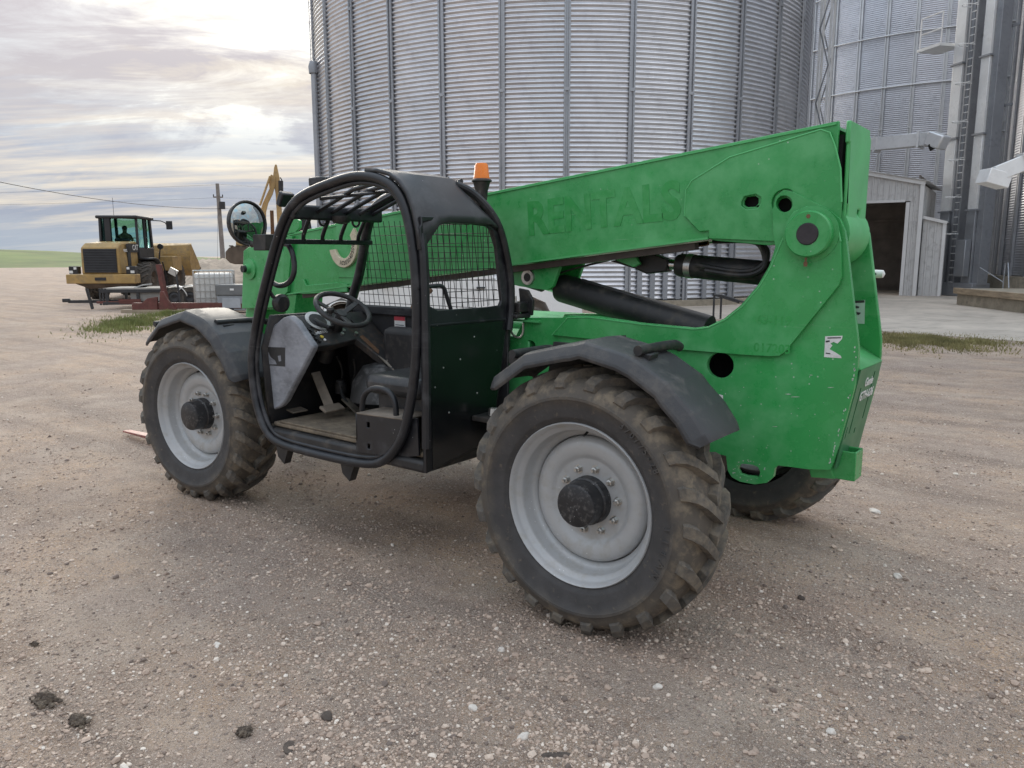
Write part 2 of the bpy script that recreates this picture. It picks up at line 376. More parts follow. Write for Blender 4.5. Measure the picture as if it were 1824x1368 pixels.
# ================================================================== GROUND
def ground_mat():
    m = bpy.data.materials.new('gravel_ground'); m.use_nodes = True; nt = m.node_tree; N, L = nt.nodes, nt.links
    b = N['Principled BSDF']; b.inputs['Roughness'].default_value = 0.92; b.inputs['Specular IOR Level'].default_value = 0.25
    tc = N.new('ShaderNodeTexCoord'); V = tc.outputs['Object']
    def mapped(sc, rot=0):
        mp = N.new('ShaderNodeMapping'); mp.inputs['Scale'].default_value = sc; mp.inputs['Rotation'].default_value = (0, 0, rot); L.new(V, mp.inputs[0]); return mp.outputs[0]
    def noise(vec, sc, det=6, rg=0.6):
        n = N.new('ShaderNodeTexNoise'); n.inputs['Scale'].default_value = sc; n.inputs['Detail'].default_value = det; n.inputs['Roughness'].default_value = rg; L.new(vec, n.inputs['Vector']); return n.outputs[0]
    def rng(v, a, c, d=0.0, e=1.0):
        n = N.new('ShaderNodeMapRange'); L.new(v, n.inputs[0])
        for i, q in enumerate((a, c, d, e)): n.inputs[i+1].default_value = q
        return n.outputs[0]
    def mix(f, a, c, bt='MIX'):
        n = N.new('ShaderNodeMix'); n.data_type = 'RGBA'; n.blend_type = bt
        for i, v in ((0, f), (6, a), (7, c)):
            if isinstance(v, (int, float)): n.inputs[i].default_value = v
            elif isinstance(v, tuple): n.inputs[i].default_value = tuple(v)+(1,)
            else: L.new(v, n.inputs[i])
        return n.outputs[2]
    def mul(a, c):
        n = N.new('ShaderNodeMath'); n.operation = 'MULTIPLY'
        for i, v in ((0, a), (1, c)):
            if isinstance(v, (int, float)): n.inputs[i].default_value = v
            else: L.new(v, n.inputs[i])
        return n.outputs[0]
    tan = (0.515, 0.360, 0.243); grey = (0.375, 0.285, 0.228); dk = (0.160, 0.115, 0.088)
    c = mix(rng(noise(V, 0.75, 7, 0.62), 0.42, 0.57), grey, tan)
    trk = noise(mapped((0.22, 1.5, 1), 0.10), 1.3, 6, 0.62)          # wheel tracks run along the yard
    c = mix(rng(trk, 0.49, 0.64, 0, 0.80), c, dk)
    c = mix(rng(noise(mapped((0.3, 2.1, 1), -0.25), 1.1, 6, 0.6), 0.52, 0.68, 0, 0.7), c, (0.53, 0.425, 0.33))
    c = mix(rng(noise(mapped((0.10, 0.55, 1), 0.18), 1.0, 7, 0.68), 0.47, 0.62, 0, 0.55), c, (0.20, 0.158, 0.132))
    c = mix(rng(noise(V, 7.0, 6, 0.75), 0.48, 0.66, 0, 0.55), c, dk)
    c = mix(rng(noise(V, 3.1, 7, 0.7), 0.52, 0.70, 0, 0.6), c, dk)
    c = mix(rng(noise(V, 1.7, 6, 0.6), 0.50, 0.66, 0, 0.5), c, (0.56, 0.455, 0.36))
    c = mix(rng(noise(V, 14, 5, 0.7), 0.50, 0.72, 0, 0.42), c, (0.50, 0.41, 0.33))
    # pebbles of two sizes
    hsum = None
    for sc, wmask, amt in ((105, 0.16, 1.0), (46, 0.60, 1.0), (210, 0.10, 0.9)):
        v = N.new('ShaderNodeTexVoronoi'); v.inputs['Scale'].default_value = sc; v.inputs['Randomness'].default_value = 1; L.new(V, v.inputs['Vector'])
        sp = N.new('ShaderNodeSeparateColor'); L.new(v.outputs['Color'], sp.inputs[0])
        on = mul(rng(sp.outputs[1], wmask, wmask+0.06), rng(v.outputs['Distance'], 0.50, 0.36))
        tone = mix(rng(sp.outputs[0], 0.0, 1.0, 0.12, 1.0), (0.155, 0.113, 0.088), (0.76, 0.62, 0.51))
        tone = mix(rng(sp.outputs[2], 0.3, 1, 0, 0.5), tone, (0.42, 0.33, 0.29))
        c = mix(mul(on, amt*0.9), c, tone)
        hh = mul(mul(on, rng(v.outputs['Distance'], 0.5, 0.0)), 60.0/sc)
        if hsum is None: hsum = hh
        else:
            ad = N.new('ShaderNodeMath'); ad.operation = 'ADD'; L.new(hsum, ad.inputs[0]); L.new(hh, ad.inputs[1]); hsum = ad.outputs[0]
    ad = N.new('ShaderNodeMath'); ad.operation = 'ADD'; L.new(hsum, ad.inputs[0]); L.new(mul(noise(V, 26, 8, 0.75), 1.3), ad.inputs[1])
    L.new(c, b.inputs['Base Color'])
    bn = N.new('ShaderNodeBump'); bn.inputs['Strength'].default_value = 1.0; bn.inputs['Distance'].default_value = 0.012
    L.new(ad.outputs[0], bn.inputs['Height']); L.new(bn.outputs[0], b.inputs['Normal'])
    return m
GROUNDM = ground_mat()
_w = [(RNG.uniform(0.5, 3.2), RNG.uniform(0, 6.28), RNG.uniform(0, 6.28)) for _ in range(16)]
def gz(x, y):
    """height of the ground, a few centimetres of unevenness"""
    h = 0
    for k, a, ph in _w: h = h+0.0035/k**0.5*np.sin(k*1.7*(x*math.cos(a)+y*math.sin(a))+ph)
    # shallow wheel ruts that run along the yard behind the machine
    for yc, w in ((-0.55, 0.10), (0.75, 0.11), (-1.15, 0.08)):
        yy = y-yc+0.06*x+0.12*np.sin(x*0.5+yc); h = h-0.022*np.exp(-(yy/w)**2)*(np.tanh((x-0.55)*3)*0.5+0.5)+0.012*np.exp(-((np.abs(yy)-2.1*w)/w)**2)*(np.tanh((x-0.55)*3)*0.5+0.5)
    return h - 0.004
def axis_pts(c, near, step, far, grow):
    out = [0.0]; s = step
    while out[-1] < far:
        if out[-1] > near: s *= grow
        out.append(out[-1]+s)
    q = np.array(out); return np.concatenate([-q[:0:-1], q])+c
gx = axis_pts(0.0, 8, 0.06, 3500, 1.16); gy = axis_pts(0.0, 6, 0.06, 3500, 1.16)
X, Y = np.meshgrid(gx, gy); nx, ny = len(gx), len(gy)
Z = gz(X, Y)*np.exp(-((X**2+Y**2)/900.0))
vs = np.stack([X, Y, Z], -1).reshape(-1, 3)
idx = np.arange(nx*ny).reshape(ny, nx)
fs = np.stack([idx[:-1, :-1], idx[:-1, 1:], idx[1:, 1:], idx[1:, :-1]], -1).reshape(-1, 4)
def np_mesh(name, vs, fs, smooth=True):
    me = bpy.data.meshes.new(name); k = fs.shape[1]
    me.vertices.add(len(vs)); me.vertices.foreach_set('co', np.ascontiguousarray(vs, dtype=np.float32).ravel())
    me.loops.add(fs.size); me.loops.foreach_set('vertex_index', np.ascontiguousarray(fs, dtype=np.int32).ravel())
    me.polygons.add(len(fs)); me.polygons.foreach_set('loop_start', np.arange(len(fs), dtype=np.int32)*k)
    me.polygons.foreach_set('use_smooth', np.full(len(fs), smooth))
    me.update(calc_edges=True); me.validate(); return me
link('ground', np_mesh('ground', vs, fs), GROUNDM, kind='structure')

CONC = mat('yard_concrete', (0.46, 0.40, 0.335), 0.85, 0, 0.14, 0.5, dirt=((0.27, 0.235, 0.20), 0.4, 0.6), bump=0.2, bs=20)
CONCW = mat('foundation_concrete', (0.30, 0.26, 0.20), 0.9, 0, 0.2, 1.2, dirt=((0.16, 0.14, 0.11), 0.5, 1.0), bump=0.2, bs=20)
mb = MB()
mb.prism([(-17, 19.6), (-10, 18.0), (-2.3, 16.35), (0.4, 15.75), (5, 14.9), (30, 9.0), (30, 62), (-17, 62)], (), lambda a, b, d: Vector((a, b, 0.018-d)), 0.05)
part('concrete_pavement', mb, CONC, smooth=False, kind='structure')

GRASSH = mat('hill_grass', (0.105, 0.145, 0.035), 0.9, 0, 0.35, 0.06, dirt=((0.19, 0.17, 0.07), 0.4, 0.12), bump=0.5, bs=3)
rows = []
for i in range(15):
    d = 138+i*9.0; row = []
    for j in range(46):
        u = -900+j*30
        H = 3.55*min(1, max(0, (520-u)/520.0))**0.75
        if u < 0: H = 3.55+(-u)*0.0016
        s = min(1, max(0, (d-140)/85.0)); s = s*s*(3-2*s)
        q = AZ(u, d); row.append((q.x, q.y, -0.05+H*s+0.08*math.sin(j*1.3+i)*s))
    rows.append(row)
mb = MB().grid(rows); part('grass_hill', mb, GRASSH, kind='structure')
SOIL = mat('bare_soil', (0.27, 0.215, 0.165), 0.95, 0, 0.35, 0.5, dirt=((0.13, 0.11, 0.09), 0.45, 0.8), bump=1.0, bs=4)
rows = []
for i in range(13):
    row = []
    for j in range(30):
        u = 300+j*12; d = 44+i*2.4
        s = math.sin(min(1, i/8.0)*PI/2); e = min(1, max(0, (u-318)/34.0))*min(1, max(0, (650-u)/60.0))
        q = AZ(u, d); row.append((q.x, q.y, -0.05+1.45*s*e+0.16*math.sin(j*2.1+i*1.7)*s*e+0.1*math.sin(j*5.1-i*2.3)*s*e))
    rows.append(row)
part('dirt_bank', MB().grid(rows), SOIL, kind='structure')

# ================================================================== GRAIN BINS
def galv(name, c, rough, metal, tone):
    m = mat(name, c, rough, metal, 0.07, 1.1, dirt=((c[0]*0.78, c[1]*0.77, c[2]*0.78), 0.22, 1.4), tone=tone, spec=0.5)
    return m
GALV = galv('galvanised_sheet', (0.62, 0.63, 0.66), 0.29, 0.85, 0.045)
GALVR = galv('galvanised_rib', (0.36, 0.37, 0.39), 0.42, 0.75, 0.05)
GALV2 = galv('weathered_sheet', (0.50, 0.51, 0.545), 0.36, 0.78, 0.03)
GALVL = galv('pale_rib', (0.60, 0.61, 0.62), 0.4, 0.6, 0.04)
GALVS = galv('bright_duct', (0.80, 0.80, 0.79), 0.30, 0.35, 0.04)
GALVD = galv('dull_steel', (0.30, 0.31, 0.33), 0.5, 0.6, 0.05)
def rotz(me_obj, a): me_obj.rotation_euler = (0, 0, a)
def grain_bin(name, label, loc, R, n, rows, pitch, waves, amp, samples, segs, phase, ribspec, rings, m_wall, m_rib, base_h=0.25, roof=True):
    root = thing(name, label, 'grain bin', loc, 0, 'grain bins')
    sh = pitch*waves
    da = 2*PI/n
    # one sheet, bent to the bin's radius, with its horizontal corrugations
    grid = []
    for i in range(waves*samples+1):
        z = i*pitch/samples; r = R+amp*math.sin(2*PI*i/samples)
        grid.append([(r*math.cos(da*(j/segs-0.5)), r*math.sin(da*(j/segs-0.5)), z) for j in range(segs+1)])
    sme = MB().grid(grid).mesh('wall_sheet', True, 180); sme.materials.append(m_wall)
    for k in range(n):
        for i in range(rows):
            o = link('wall_sheet', sme, m_wall, root); o.location = (0, 0, base_h+i*sh)
            o.rotation_euler = (0, 0, phase+(k+0.5)*da)
            s = 1+random.uniform(-0.0004, 0.0004); o.scale = (s, s, 1)
    # stiffener: folded rib with two raised flanges
    w, dp, bolts = ribspec; H = rows*sh
    mb = MB()
    prof = [(R+amp*0.6, -w/2), (R+dp, -w/2), (R+dp, -w*0.22), (R+dp*0.35, -w*0.16), (R+dp*0.35, w*0.16), (R+dp, w*0.22), (R+dp, w/2), (R+amp*0.6, w/2)]
    zz = [base_h-0.04]+[base_h+sh*q for q in range(2, rows, 2)]+[base_h+H]
    for a, b in zip(zz[:-1], zz[1:]):
        mb.grid([[(x, y, z) for x, y in prof] for z in (a, b)])
        mb.box((R+dp*0.7, 0, b-0.05), (dp*0.9, w*1.04, 0.10))
    if bolts:
        for q in range(int(H/pitch)):
            for s in (-1, 1): mb.box((R+dp*0.9, s*w*0.36, base_h+(q+0.5)*pitch), (dp*0.5, 0.022, 0.022))
    rme = mb.mesh('stiffener', False); rme.materials.append(m_rib)
    for k in range(n):
        o = link('stiffener', rme, m_rib, root); o.rotation_euler = (0, 0, phase+k*da)
    for z in rings:
        part('wind_ring', MB().lathe([(R+dp+0.03+0.045*math.cos(2*PI*q/8), z+0.045*math.sin(2*PI*q/8)) for q in range(9)], n=n*2, axis='z'), m_rib, root)
    part('foundation', MB().lathe([(R-0.4, 0.0), (R+0.35, 0.0), (R+0.35, base_h-0.03), (R-0.4, base_h-0.03)], n=72, axis='z'), CONCW, root)
    if roof:
        part('roof', MB().lathe([(R+0.15, base_h+H-0.02), (R+0.15, base_h+H+0.06), (R*0.55, base_h+H+0.5*R*0.47), (0.5, base_h+H+R*0.5), (0.5, base_h+H+R*0.5+0.5), (0.02, base_h+H+R*0.5+0.6)], n=64, axis='z'), GALV2, root)
    return root
C1 = AZ(990, 37.1); vdir = Vector((CAM[0], CAM[1], 0))-C1; va = math.atan2(vdir.y, vdir.x)
R1 = 10.75; N1 = 32
# ribs as seen: one passes photo column 1008
q = AZ(1008, 26.0); ph1 = math.atan2(q.y-C1.y, q.x-C1.x)
bin1 = grain_bin('grain_bin', 'large corrugated galvanised grain bin directly behind the green telehandler', C1, R1, N1, 8, 0.155, 11, 0.026, 8, 6, ph1, (0.20, 0.075, True), (), GALV, GALVR)
C2 = AZ(1655, 62); q = AZ(1655, 50); ph2 = math.atan2(q.y-C2.y, q.x-C2.x)
bin2 = grain_bin('grain_bin', 'tall grain bin with horizontal wind rings standing behind the open shed', C2, 13.0, 56, 5, 0.105, 40, 0.011, 4, 3, ph2, (0.20, 0.09, False), [5.4+2.7*i for i in range(6)], GALV2, GALVL)
C3 = AZ(2289, 43); q = AZ(2000, 43); ph3 = math.atan2(q.y-C3.y, q.x-C3.x)
bin3 = grain_bin('grain_bin', 'closely ribbed grain bin cut off by the right edge of the photo', C3, 9.6, 48, 5, 0.105, 38, 0.013, 4, 2, ph3, (0.20, 0.11, False), (), GALV2, GALVR, base_h=0.9)

# details at the foot of the first bin: short extra stiffeners, a ladder rail and an eave box
def bin_pt(C, R, u, z):
    """point of a bin's wall on the sight line column u"""
    a = Vector((CAM[0], CAM[1], 0)); b = AZ(u, 10); d = (b-a).normalized(); o = a-Vector((C.x, C.y, 0))
    B = o.dot(d); t = -B-math.sqrt(max(0, B*B-(o.dot(o)-R*R))); q = a+d*t; return Vector((q.x, q.y, z))
for u in (1140, 1163, 1186, 1209, 1256, 1280, 1302):
    q = bin_pt(C1, R1+0.06, u, 0); a = math.atan2(q.y-C1.y, q.x-C1.x)
    o = part('base_stiffener', MB().box((R1+0.06, 0, 1.25), (0.07, 0.17, 2.0)), GALVD, bin1); o.rotation_euler = (0, 0, a)
q = bin_pt(C1, R1+0.2, 571, 0)
o = part('vent_cap', MB().lathe([(0.001, 0.5), (0.16, 0.45), (0.22, 0.25), (0.2, 0.0)], (R1+0.12, 0, 8.9), 14, 'z'), GALVD, bin1); o.rotation_euler = (0, 0, math.atan2(q.y-C1.y, q.x-C1.x)-0.02)

o = part('vent_pipe', MB().tube([(R1+0.12, 0, 0.2), (R1+0.12, 0, 8.95)], 0.13, 12), GALVR, bin1); o.rotation_euler = (0, 0, math.atan2(q.y-C1.y, q.x-C1.x)-0.02)
# lattice support tower between the first two bins
t = thing('support_tower', 'slim galvanised lattice tower squeezed between the two nearest bins', 'tower', AZ(1449, 40))
w = 0.45
for sx in (-1, 1):
    for sy in (-1, 1): part('tower_leg', MB().box((sx*w/2, sy*w/2, 9), (0.09, 0.09, 18)), GALVS, t, bevel=0)
for i in range(11):
    z = 0.6+i*1.6; s = 1 if i % 2 else -1
    for sy in (-1, 1):
        part('brace', MB().bar((-s*w/2, sy*(w/2+0.06), z), (s*w/2, sy*(w/2+0.06), z+1.6), 0.05, 0.05), GALVD, t)
part('catwalk', MB().box((0.6, -0.4, 14.1), (1.9, 1.2, 0.14)), GALVS, t)
for a, b in (((-0.3, -1.0, 14.2), (-0.3, -1.0, 15.2)), ((1.5, -1.0, 14.2), (1.5, -1.0, 15.2)), ((-0.3, -1.0, 15.2), (1.5, -1.0, 15.2)), ((-0.3, -1.0, 14.7), (1.5, -1.0, 14.7))):
    part('handrail', MB().tube([a, b], 0.025, 6), GALVS, t)

# ================================================================== SHED
SHEDM = mat('ribbed_shed_sheet', (0.55, 0.54, 0.53), 0.5, 0.25, 0.06, 1.0, dirt=((0.28, 0.27, 0.26), 0.3, 1.2))
SHEDT = mat('shed_trim', (0.68, 0.67, 0.66), 0.5, 0.2, 0.05, 1.0)
SHEDI = mat('shed_inside_boards', (0.19, 0.165, 0.145), 0.8, 0, 0.2, 1.5)
S0 = PX(1627, 527, z=0.02)                         # right front corner of the shed
fd = (PX(1637, 527, z=0.02)-PX(1545, 519, z=0.02)); fd.z = 0; 
srz = math.radians(5)
sh = thing('open_shed', 'grey metal shed with a wide dark doorway beside the bins', 'shed', (S0.x, S0.y, 0.02), srz)
def rib_wall(mb, x0, x1, y, z0, z1, zl=None, zr=None, step=0.23, t=0.03):
    """upright ribbed sheet along local x; the top may slope from zl to zr"""
    n = max(1, int(round((x1-x0)/step))); pts = []
    for i in range(n):
        a = x0+(x1-x0)*i/n; s = (x1-x0)/n
        for f, o in ((0, 0), (0.62, 0), (0.70, t), (0.92, t)): pts.append((a+s*f, y-o))
    pts.append((x1, y))
    top = lambda x: z1 if zl is None else zl+(zr-zl)*(x-x0)/(x1-x0)
    mb.grid([[(x, yy, z0) for x, yy in pts], [(x, yy, top(x)) for x, yy in pts]])
# local frame: x to the left along the front is negative, y goes back
Wd, Dp = 9.0, 5.5
eave, ridge = 4.62, 6.7
mb = MB(); rib_wall(mb, -Wd, 0.0, 0, 3.95, 5.15, ridge, eave); part('gable_sheet', mb, SHEDM, sh, smooth=False, solid=0.01)
mb = MB(); rib_wall(mb, -0.40, 0.0, 0, 0, 3.95); part('front_sheet', mb, SHEDM, sh, smooth=False, solid=0.01)
part('door_trim', MB().box((-0.48, -0.04, 1.95), (0.14, 0.14, 3.9)), SHEDT, sh, bevel=0.01)
part('corner_trim', MB().box((0.02, -0.03, 2.31), (0.16, 0.16, 4.62)), SHEDT, sh, bevel=0.01)
part('lintel_trim', MB().box((-Wd/2-0.3, -0.05, 3.96), (Wd-0.6, 0.10, 0.10)), SHEDT, sh)
part('gable_trim', MB().bar((-Wd, -0.06, ridge+0.05), (0.12, -0.06, eave+0.03), 0.16, 0.16), SHEDT, sh)
mb = MB()
o2 = MB(); rib_wall(o2, 0, Dp, 0, 0, eave)
mb.add([(-y, x, z) for x, y, z in o2.v], o2.f); part('side_sheet', mb, SHEDM, sh, smooth=False, solid=0.01)
part('back_wall', MB().box((-Wd/2, Dp, 2.3), (Wd, 0.1, 4.6)), SHEDI, sh)
for i in range(6): part('back_girt', MB().box((-Wd/2, Dp-0.1, 0.25+i*0.78), (Wd-0.4, 0.10, 0.12)), SHEDI, sh)
part('roof_sheet', MB().add([(-Wd, -0.2, ridge+0.14), (0.25, -0.2, eave+0.10), (0.25, Dp+0.2, eave+0.10), (-Wd, Dp+0.2, ridge+0.14)], [(0, 1, 2, 3)]), SHEDM, sh, solid=0.05)
part('inside_lining', MB().box((-0.14, Dp/2, 2.5), (0.05, Dp-0.3, 5.0)), SHEDI, sh)
for i in range(6): part('girt', MB().box((-0.23, Dp/2, 0.25+i*0.78), (0.10, Dp-0.4, 0.14)), SHEDI, sh)
for i in range(3): part('post', MB().box((-0.33, 1.6+i*2.4, 2.3), (0.17, 0.17, 4.6)), SHEDI, sh)
part('sill_log', MB().tube([(-4.6, -0.2, 0.10), (-2.4, -0.25, 0.10)], 0.09, 8), CONCW, sh)
an = thing('annex', 'narrow grey lean-to with ribbed sheet next to the open shed', 'annex', (S0.x, S0.y, 0.02), srz)
mb = MB(); rib_wall(mb, 0.12, 0.92, 0.25, 0, 3.0, 3.25, 3.0); part('front_sheet', mb, SHEDM, an, smooth=False, solid=0.01)
mb = MB(); o2 = MB(); rib_wall(o2, 0.25, 4, 0, 0, 3.0); mb.add([(0.92-y, x, z) for x, y, z in o2.v], o2.f); part('side_sheet', mb, SHEDM, an, smooth=False, solid=0.01)
part('corner_trim', MB().box((0.93, 0.22, 1.5), (0.12, 0.12, 3.0)), SHEDT, an)
part('roof_trim', MB().bar((0.1, 0.18, 3.28), (1.02, 0.18, 3.03), 0.12, 0.12), SHEDT, an)
part('roof_sheet', MB().add([(0.12, 0.15, 3.31), (1.0, 0.15, 3.06), (1.0, 4.0, 3.06), (0.12, 4.0, 3.31)], [(0, 1, 2, 3)]), SHEDM, an, solid=0.04)

# ================================================================== BUCKET ELEVATOR LEGS
L1 = PXd(1664, 528, 39.0); L1.z = 0
el = thing('bucket_elevator', 'pair of tall galvanised elevator legs with a ladder cage between them', 'elevator', L1, math.radians(-38))
for i, (x, wd) in enumerate(((0.0, 0.50), (1.42, 0.42))):
    for k in range(5):
        part('leg_casing', MB().box((x+0.25, 0.25, 0.55+3.0*k+1.5), (wd, 0.62, 2.96)), GALVS if k else GALVR, el, bevel=0.012)
        part('casing_flange', MB().box((x+0.25, 0.25, 0.55+3.0*k+3.0), (wd+0.14, 0.76, 0.07)), GALVD, el)
    part('side_channel', MB().box((x+0.25+wd/2+0.16, 0.30, 7.6), (0.30, 0.5, 14.2)), GALVD, el, bevel=0.01)
part('boot', MB().box((0.9, 0.3, 0.3), (2.5, 0.9, 0.55)), GALVD, el, bevel=0.02)
part('drive_box', MB().box((1.62, -0.25, 1.6), (0.5, 0.3, 1.5)), GALVR, el, bevel=0.02)
for s in (0.86, 1.16): part('ladder_rail', MB().bar((s, -0.15, 0.4), (s, -0.15, 15), 0.05, 0.05), GALVR, el)
for i in range(48): part('ladder_rung', MB().bar((0.86, -0.15, 0.6+i*0.3), (1.16, -0.15, 0.6+i*0.3), 0.028, 0.028), GALVS, el)
for i in range(8):
    z = 2.6+i*1.5; part('cage_hoop', MB().tube([(0.84, -0.15, z), (0.80, -0.55, z), (1.0, -0.78, z), (1.22, -0.55, z), (1.18, -0.15, z)], 0.02, 5), GALVS, el)
for z in (4.6, 7.6, 10.6): part('tie_bar', MB().box((1.0, 0.62, z), (3.0, 0.06, 0.10)), GALVD, el)
part('platform', MB().box((-0.75, -0.15, 10.4), (1.3, 1.1, 0.12)), GALVS, el)
for a, b in (((-1.35, -0.6, 10.4), (-1.35, -0.6, 11.7)), ((-0.15, -0.6, 10.4), (-0.15, -0.6, 11.7)), ((-1.35, -0.6, 11.7), (-0.15, -0.6, 11.7)), ((-1.35, -0.6, 11.05), (-0.15, -0.6, 11.05))):
    part('handrail', MB().tube([a, b], 0.03, 6), SHEDT, el)

# raised concrete platform at the foot of the right-hand bin, with two sloping handrails
P0 = PX(1703, 543, z=0.0); P1 = PX(1845, 562, z=0.0)
dv = (P1-P0).normalized(); nv = Vector((-dv.y, dv.x, 0))
pl = thing('loading_platform', 'low weathered concrete platform in front of the right-hand bin', 'platform', P0, math.atan2(dv.y, dv.x))
part('slab', MB().box((6.0, 4.0, 0.29), (12.0, 8.0, 0.58)), CONCW, pl, bevel=0.03)
part('timber_edge', MB().box((6.0, -0.06, 0.50), (12.1, 0.12, 0.20)), mat('old_timber', (0.28, 0.215, 0.145), 0.85, 0, 0.3, 2, stretch=(1, 6, 6)), pl, bevel=0.01)
hr = thing('stair_handrail', 'galvanised stair handrail beside the elevator legs', 'handrail', P0, math.atan2(dv.y, dv.x))
for yy in (1.6, 2.6):
    part('rail', MB().tube([(0.2, yy, 0.6), (-0.8, yy+0.4, 1.45), (-1.2, yy+0.5, 1.45), (-1.2, yy+0.5, 0.0)], 0.02, 7), GALVR, hr)
part('rail', MB().tube([(-3.0, 2.1, 1.25), (-1.2, 2.1, 0.75)], 0.02, 6), GALVR, hr)

# ducts
def duct(name, label, pts, w, h, m, hood=None):
    t = thing(name, label, 'duct', (0, 0, 0))
    for a, b in zip(pts[:-1], pts[1:]): part('duct_section', MB().bar(a, b, w, h), m, t, bevel=0.015)
    for q in pts[1:-1]:
        d = (Vector(pts[-1])-Vector(pts[0])).normalized(); part('flange', MB().bar(Vector(q)-d*0.04, Vector(q)+d*0.04, w+0.12, h+0.12), m, t)
    return t
dd = 30.0
d1 = duct('transfer_duct', 'bright metal transfer duct with a curved hood above the shed', [PXd(1470, 268, 34), PXd(1562, 257, 33.2), PXd(1640, 249, 32.5), PXd(1668, 247, 32.2)], 0.42, 0.46, GALVL)
part('hood', MB().bar(PXd(1656, 246, 32.2), PXd(1683, 255, 31.9), 0.52, 0.48), GALVL, d1, bevel=0.05)
part('hood_mouth', MB().bar(PXd(1664, 254, 32.1), PXd(1668, 263, 32.1), 0.45, 0.42), HOLE, d1, bevel=0.02)
d2 = duct('discharge_spout', 'pale galvanised discharge spout sloping down from the right-hand bin', [PXd(1900, 262, 25.5), PXd(1824, 290, 25.2), PXd(1772, 311, 25.0)], 0.45, 0.40, GALVS)
a, b = PXd(1775, 306, 25.0), PXd(1766, 331, 24.95)
part('spout_mouth', MB().bar(a, b, 0.62, 0.52, up=(0.6, -0.7, 0.1)), GALVS, d2, bevel=0.015)

# ================================================================== TELEHANDLER
T = thing('telehandler', 'bright green telehandler with black open cab parked on the gravel', 'telehandler', (0, 0, 0))
YL, YR = 0.85, 1.265            # the two upright frame plates; the boom lies between them
AX_F, AX_Z = -3.268, 0.61

# ---- frame plates
plate_px = [(918, 600), (935, 566), (1000, 566), (1012, 562), (1060, 563), (1140, 575), (1235, 584), (1262, 581), (1290, 567), (1320, 543), (1350, 508), (1370, 474), (1381, 440),
            (1377, 415), (1376, 375), (1382, 350), (1396, 338), (1411, 341), (1478, 374), (1496, 390), (1505, 412), (1512, 470), (1520, 540), (1526, 590), (1529, 620), (1528, 650), (1522, 690),
            (1510, 735), (1496, 785), (1483, 826), (1478, 837), (1440, 836), (1386, 829), (1380, 834), (1377, 850), (1366, 860), (1345, 863), (1318, 858), (1303, 850), (1296, 838), (1293, 812), (1272, 807),
            (1200, 800), (1090, 776), (985, 746), (905, 720)]
def circpx(u, v, ru, rv, n=26): return [(u+ru*math.cos(2*PI*i/n), v+rv*math.sin(2*PI*i/n)) for i in range(n)]
holes_px = [circpx(1283, 651, 24, 23), circpx(1397, 363, 15, 15, 20), circpx(944, 617, 10, 11, 16),
            [(1322, 826), (1341, 828), (1350, 832), (1354, 840), (1352, 850), (1330, 848), (1318, 844), (1314, 836), (1316, 829)]]
plate = xz(plate_px, YL); holes = [xz(h, YL) for h in holes_px]
fp = part('frame_plate', MB().prism(plate, holes, YP(YL), 0.03), GREEN, T, bevel=0.006)
fp2 = part('frame_plate', MB().prism(plate, holes[:1], YP(YR), 0.03), GREEN, T, bevel=0.006)
rf_px = [(983, 597), (1011, 566), (1050, 565.5), (1140, 577.5), (1235, 586.5), (1262, 583.5), (1292, 569.5), (1323, 545), (1353, 510), (1373, 476), (1388, 440), (1398, 418), (1402, 396), (1415, 378), (1437, 369), (1460, 371), (1479, 382), (1491, 400), (1497, 430), (1499, 492), (1494, 508), (1398, 627), (1388, 634), (1370, 635), (1320, 632), (1200, 622), (1090, 608)]
rp = part('reinforcement_plate', MB().prism(xz(rf_px, YL-0.022), (), YP(YL-0.022), 0.021), GREEN, fp, bevel=0.005)
c = PX(1443, 417, y=YL-0.03)
part('pivot_boss', MB().lathe([(0.0, -0.02), (0.052, -0.02), (0.098, -0.02), (0.104, -0.012), (0.104, 0.022), (0.125, 0.024), (0.125, 0.03)], (c.x, YL-0.05, c.z), 36), GREEN, fp)
part('pivot_pin', MB().lathe([(0.001, -0.026), (0.046, -0.026), (0.05, -0.02), (0.05, 0.0)], (c.x, YL-0.05, c.z), 28), mat('pin_steel', (0.055, 0.05, 0.055), 0.4, 0.6, 0.2, 20), fp)
part('grease_nipple', MB().lathe([(0.001, 0.0), (0.008, 0.0), (0.010, 0.018), (0.005, 0.02), (0.005, 0.04), (0.001, 0.04)], (c.x-0.005, YL-0.055, c.z-0.145), 10, 'z'), RUST, fp)
part('keeper_bolt', MB().lathe([(0.001, -0.006), (0.010, -0.006), (0.010, 0.01)], (c.x, YL-0.065, c.z+0.078), 6), RUST, fp)
# near-black cups paint the shade behind the plate's openings
for u, v, r in ((1283, 651, 0.12), (944, 617, 0.06)):
    q = PX(u, v, y=YL); part('opening_shade', MB().lathe([(r, 0.0), (r*0.97, 0.15), (0.001, 0.16)], (q.x, YL+0.031, q.z), 24), HOLE, fp)

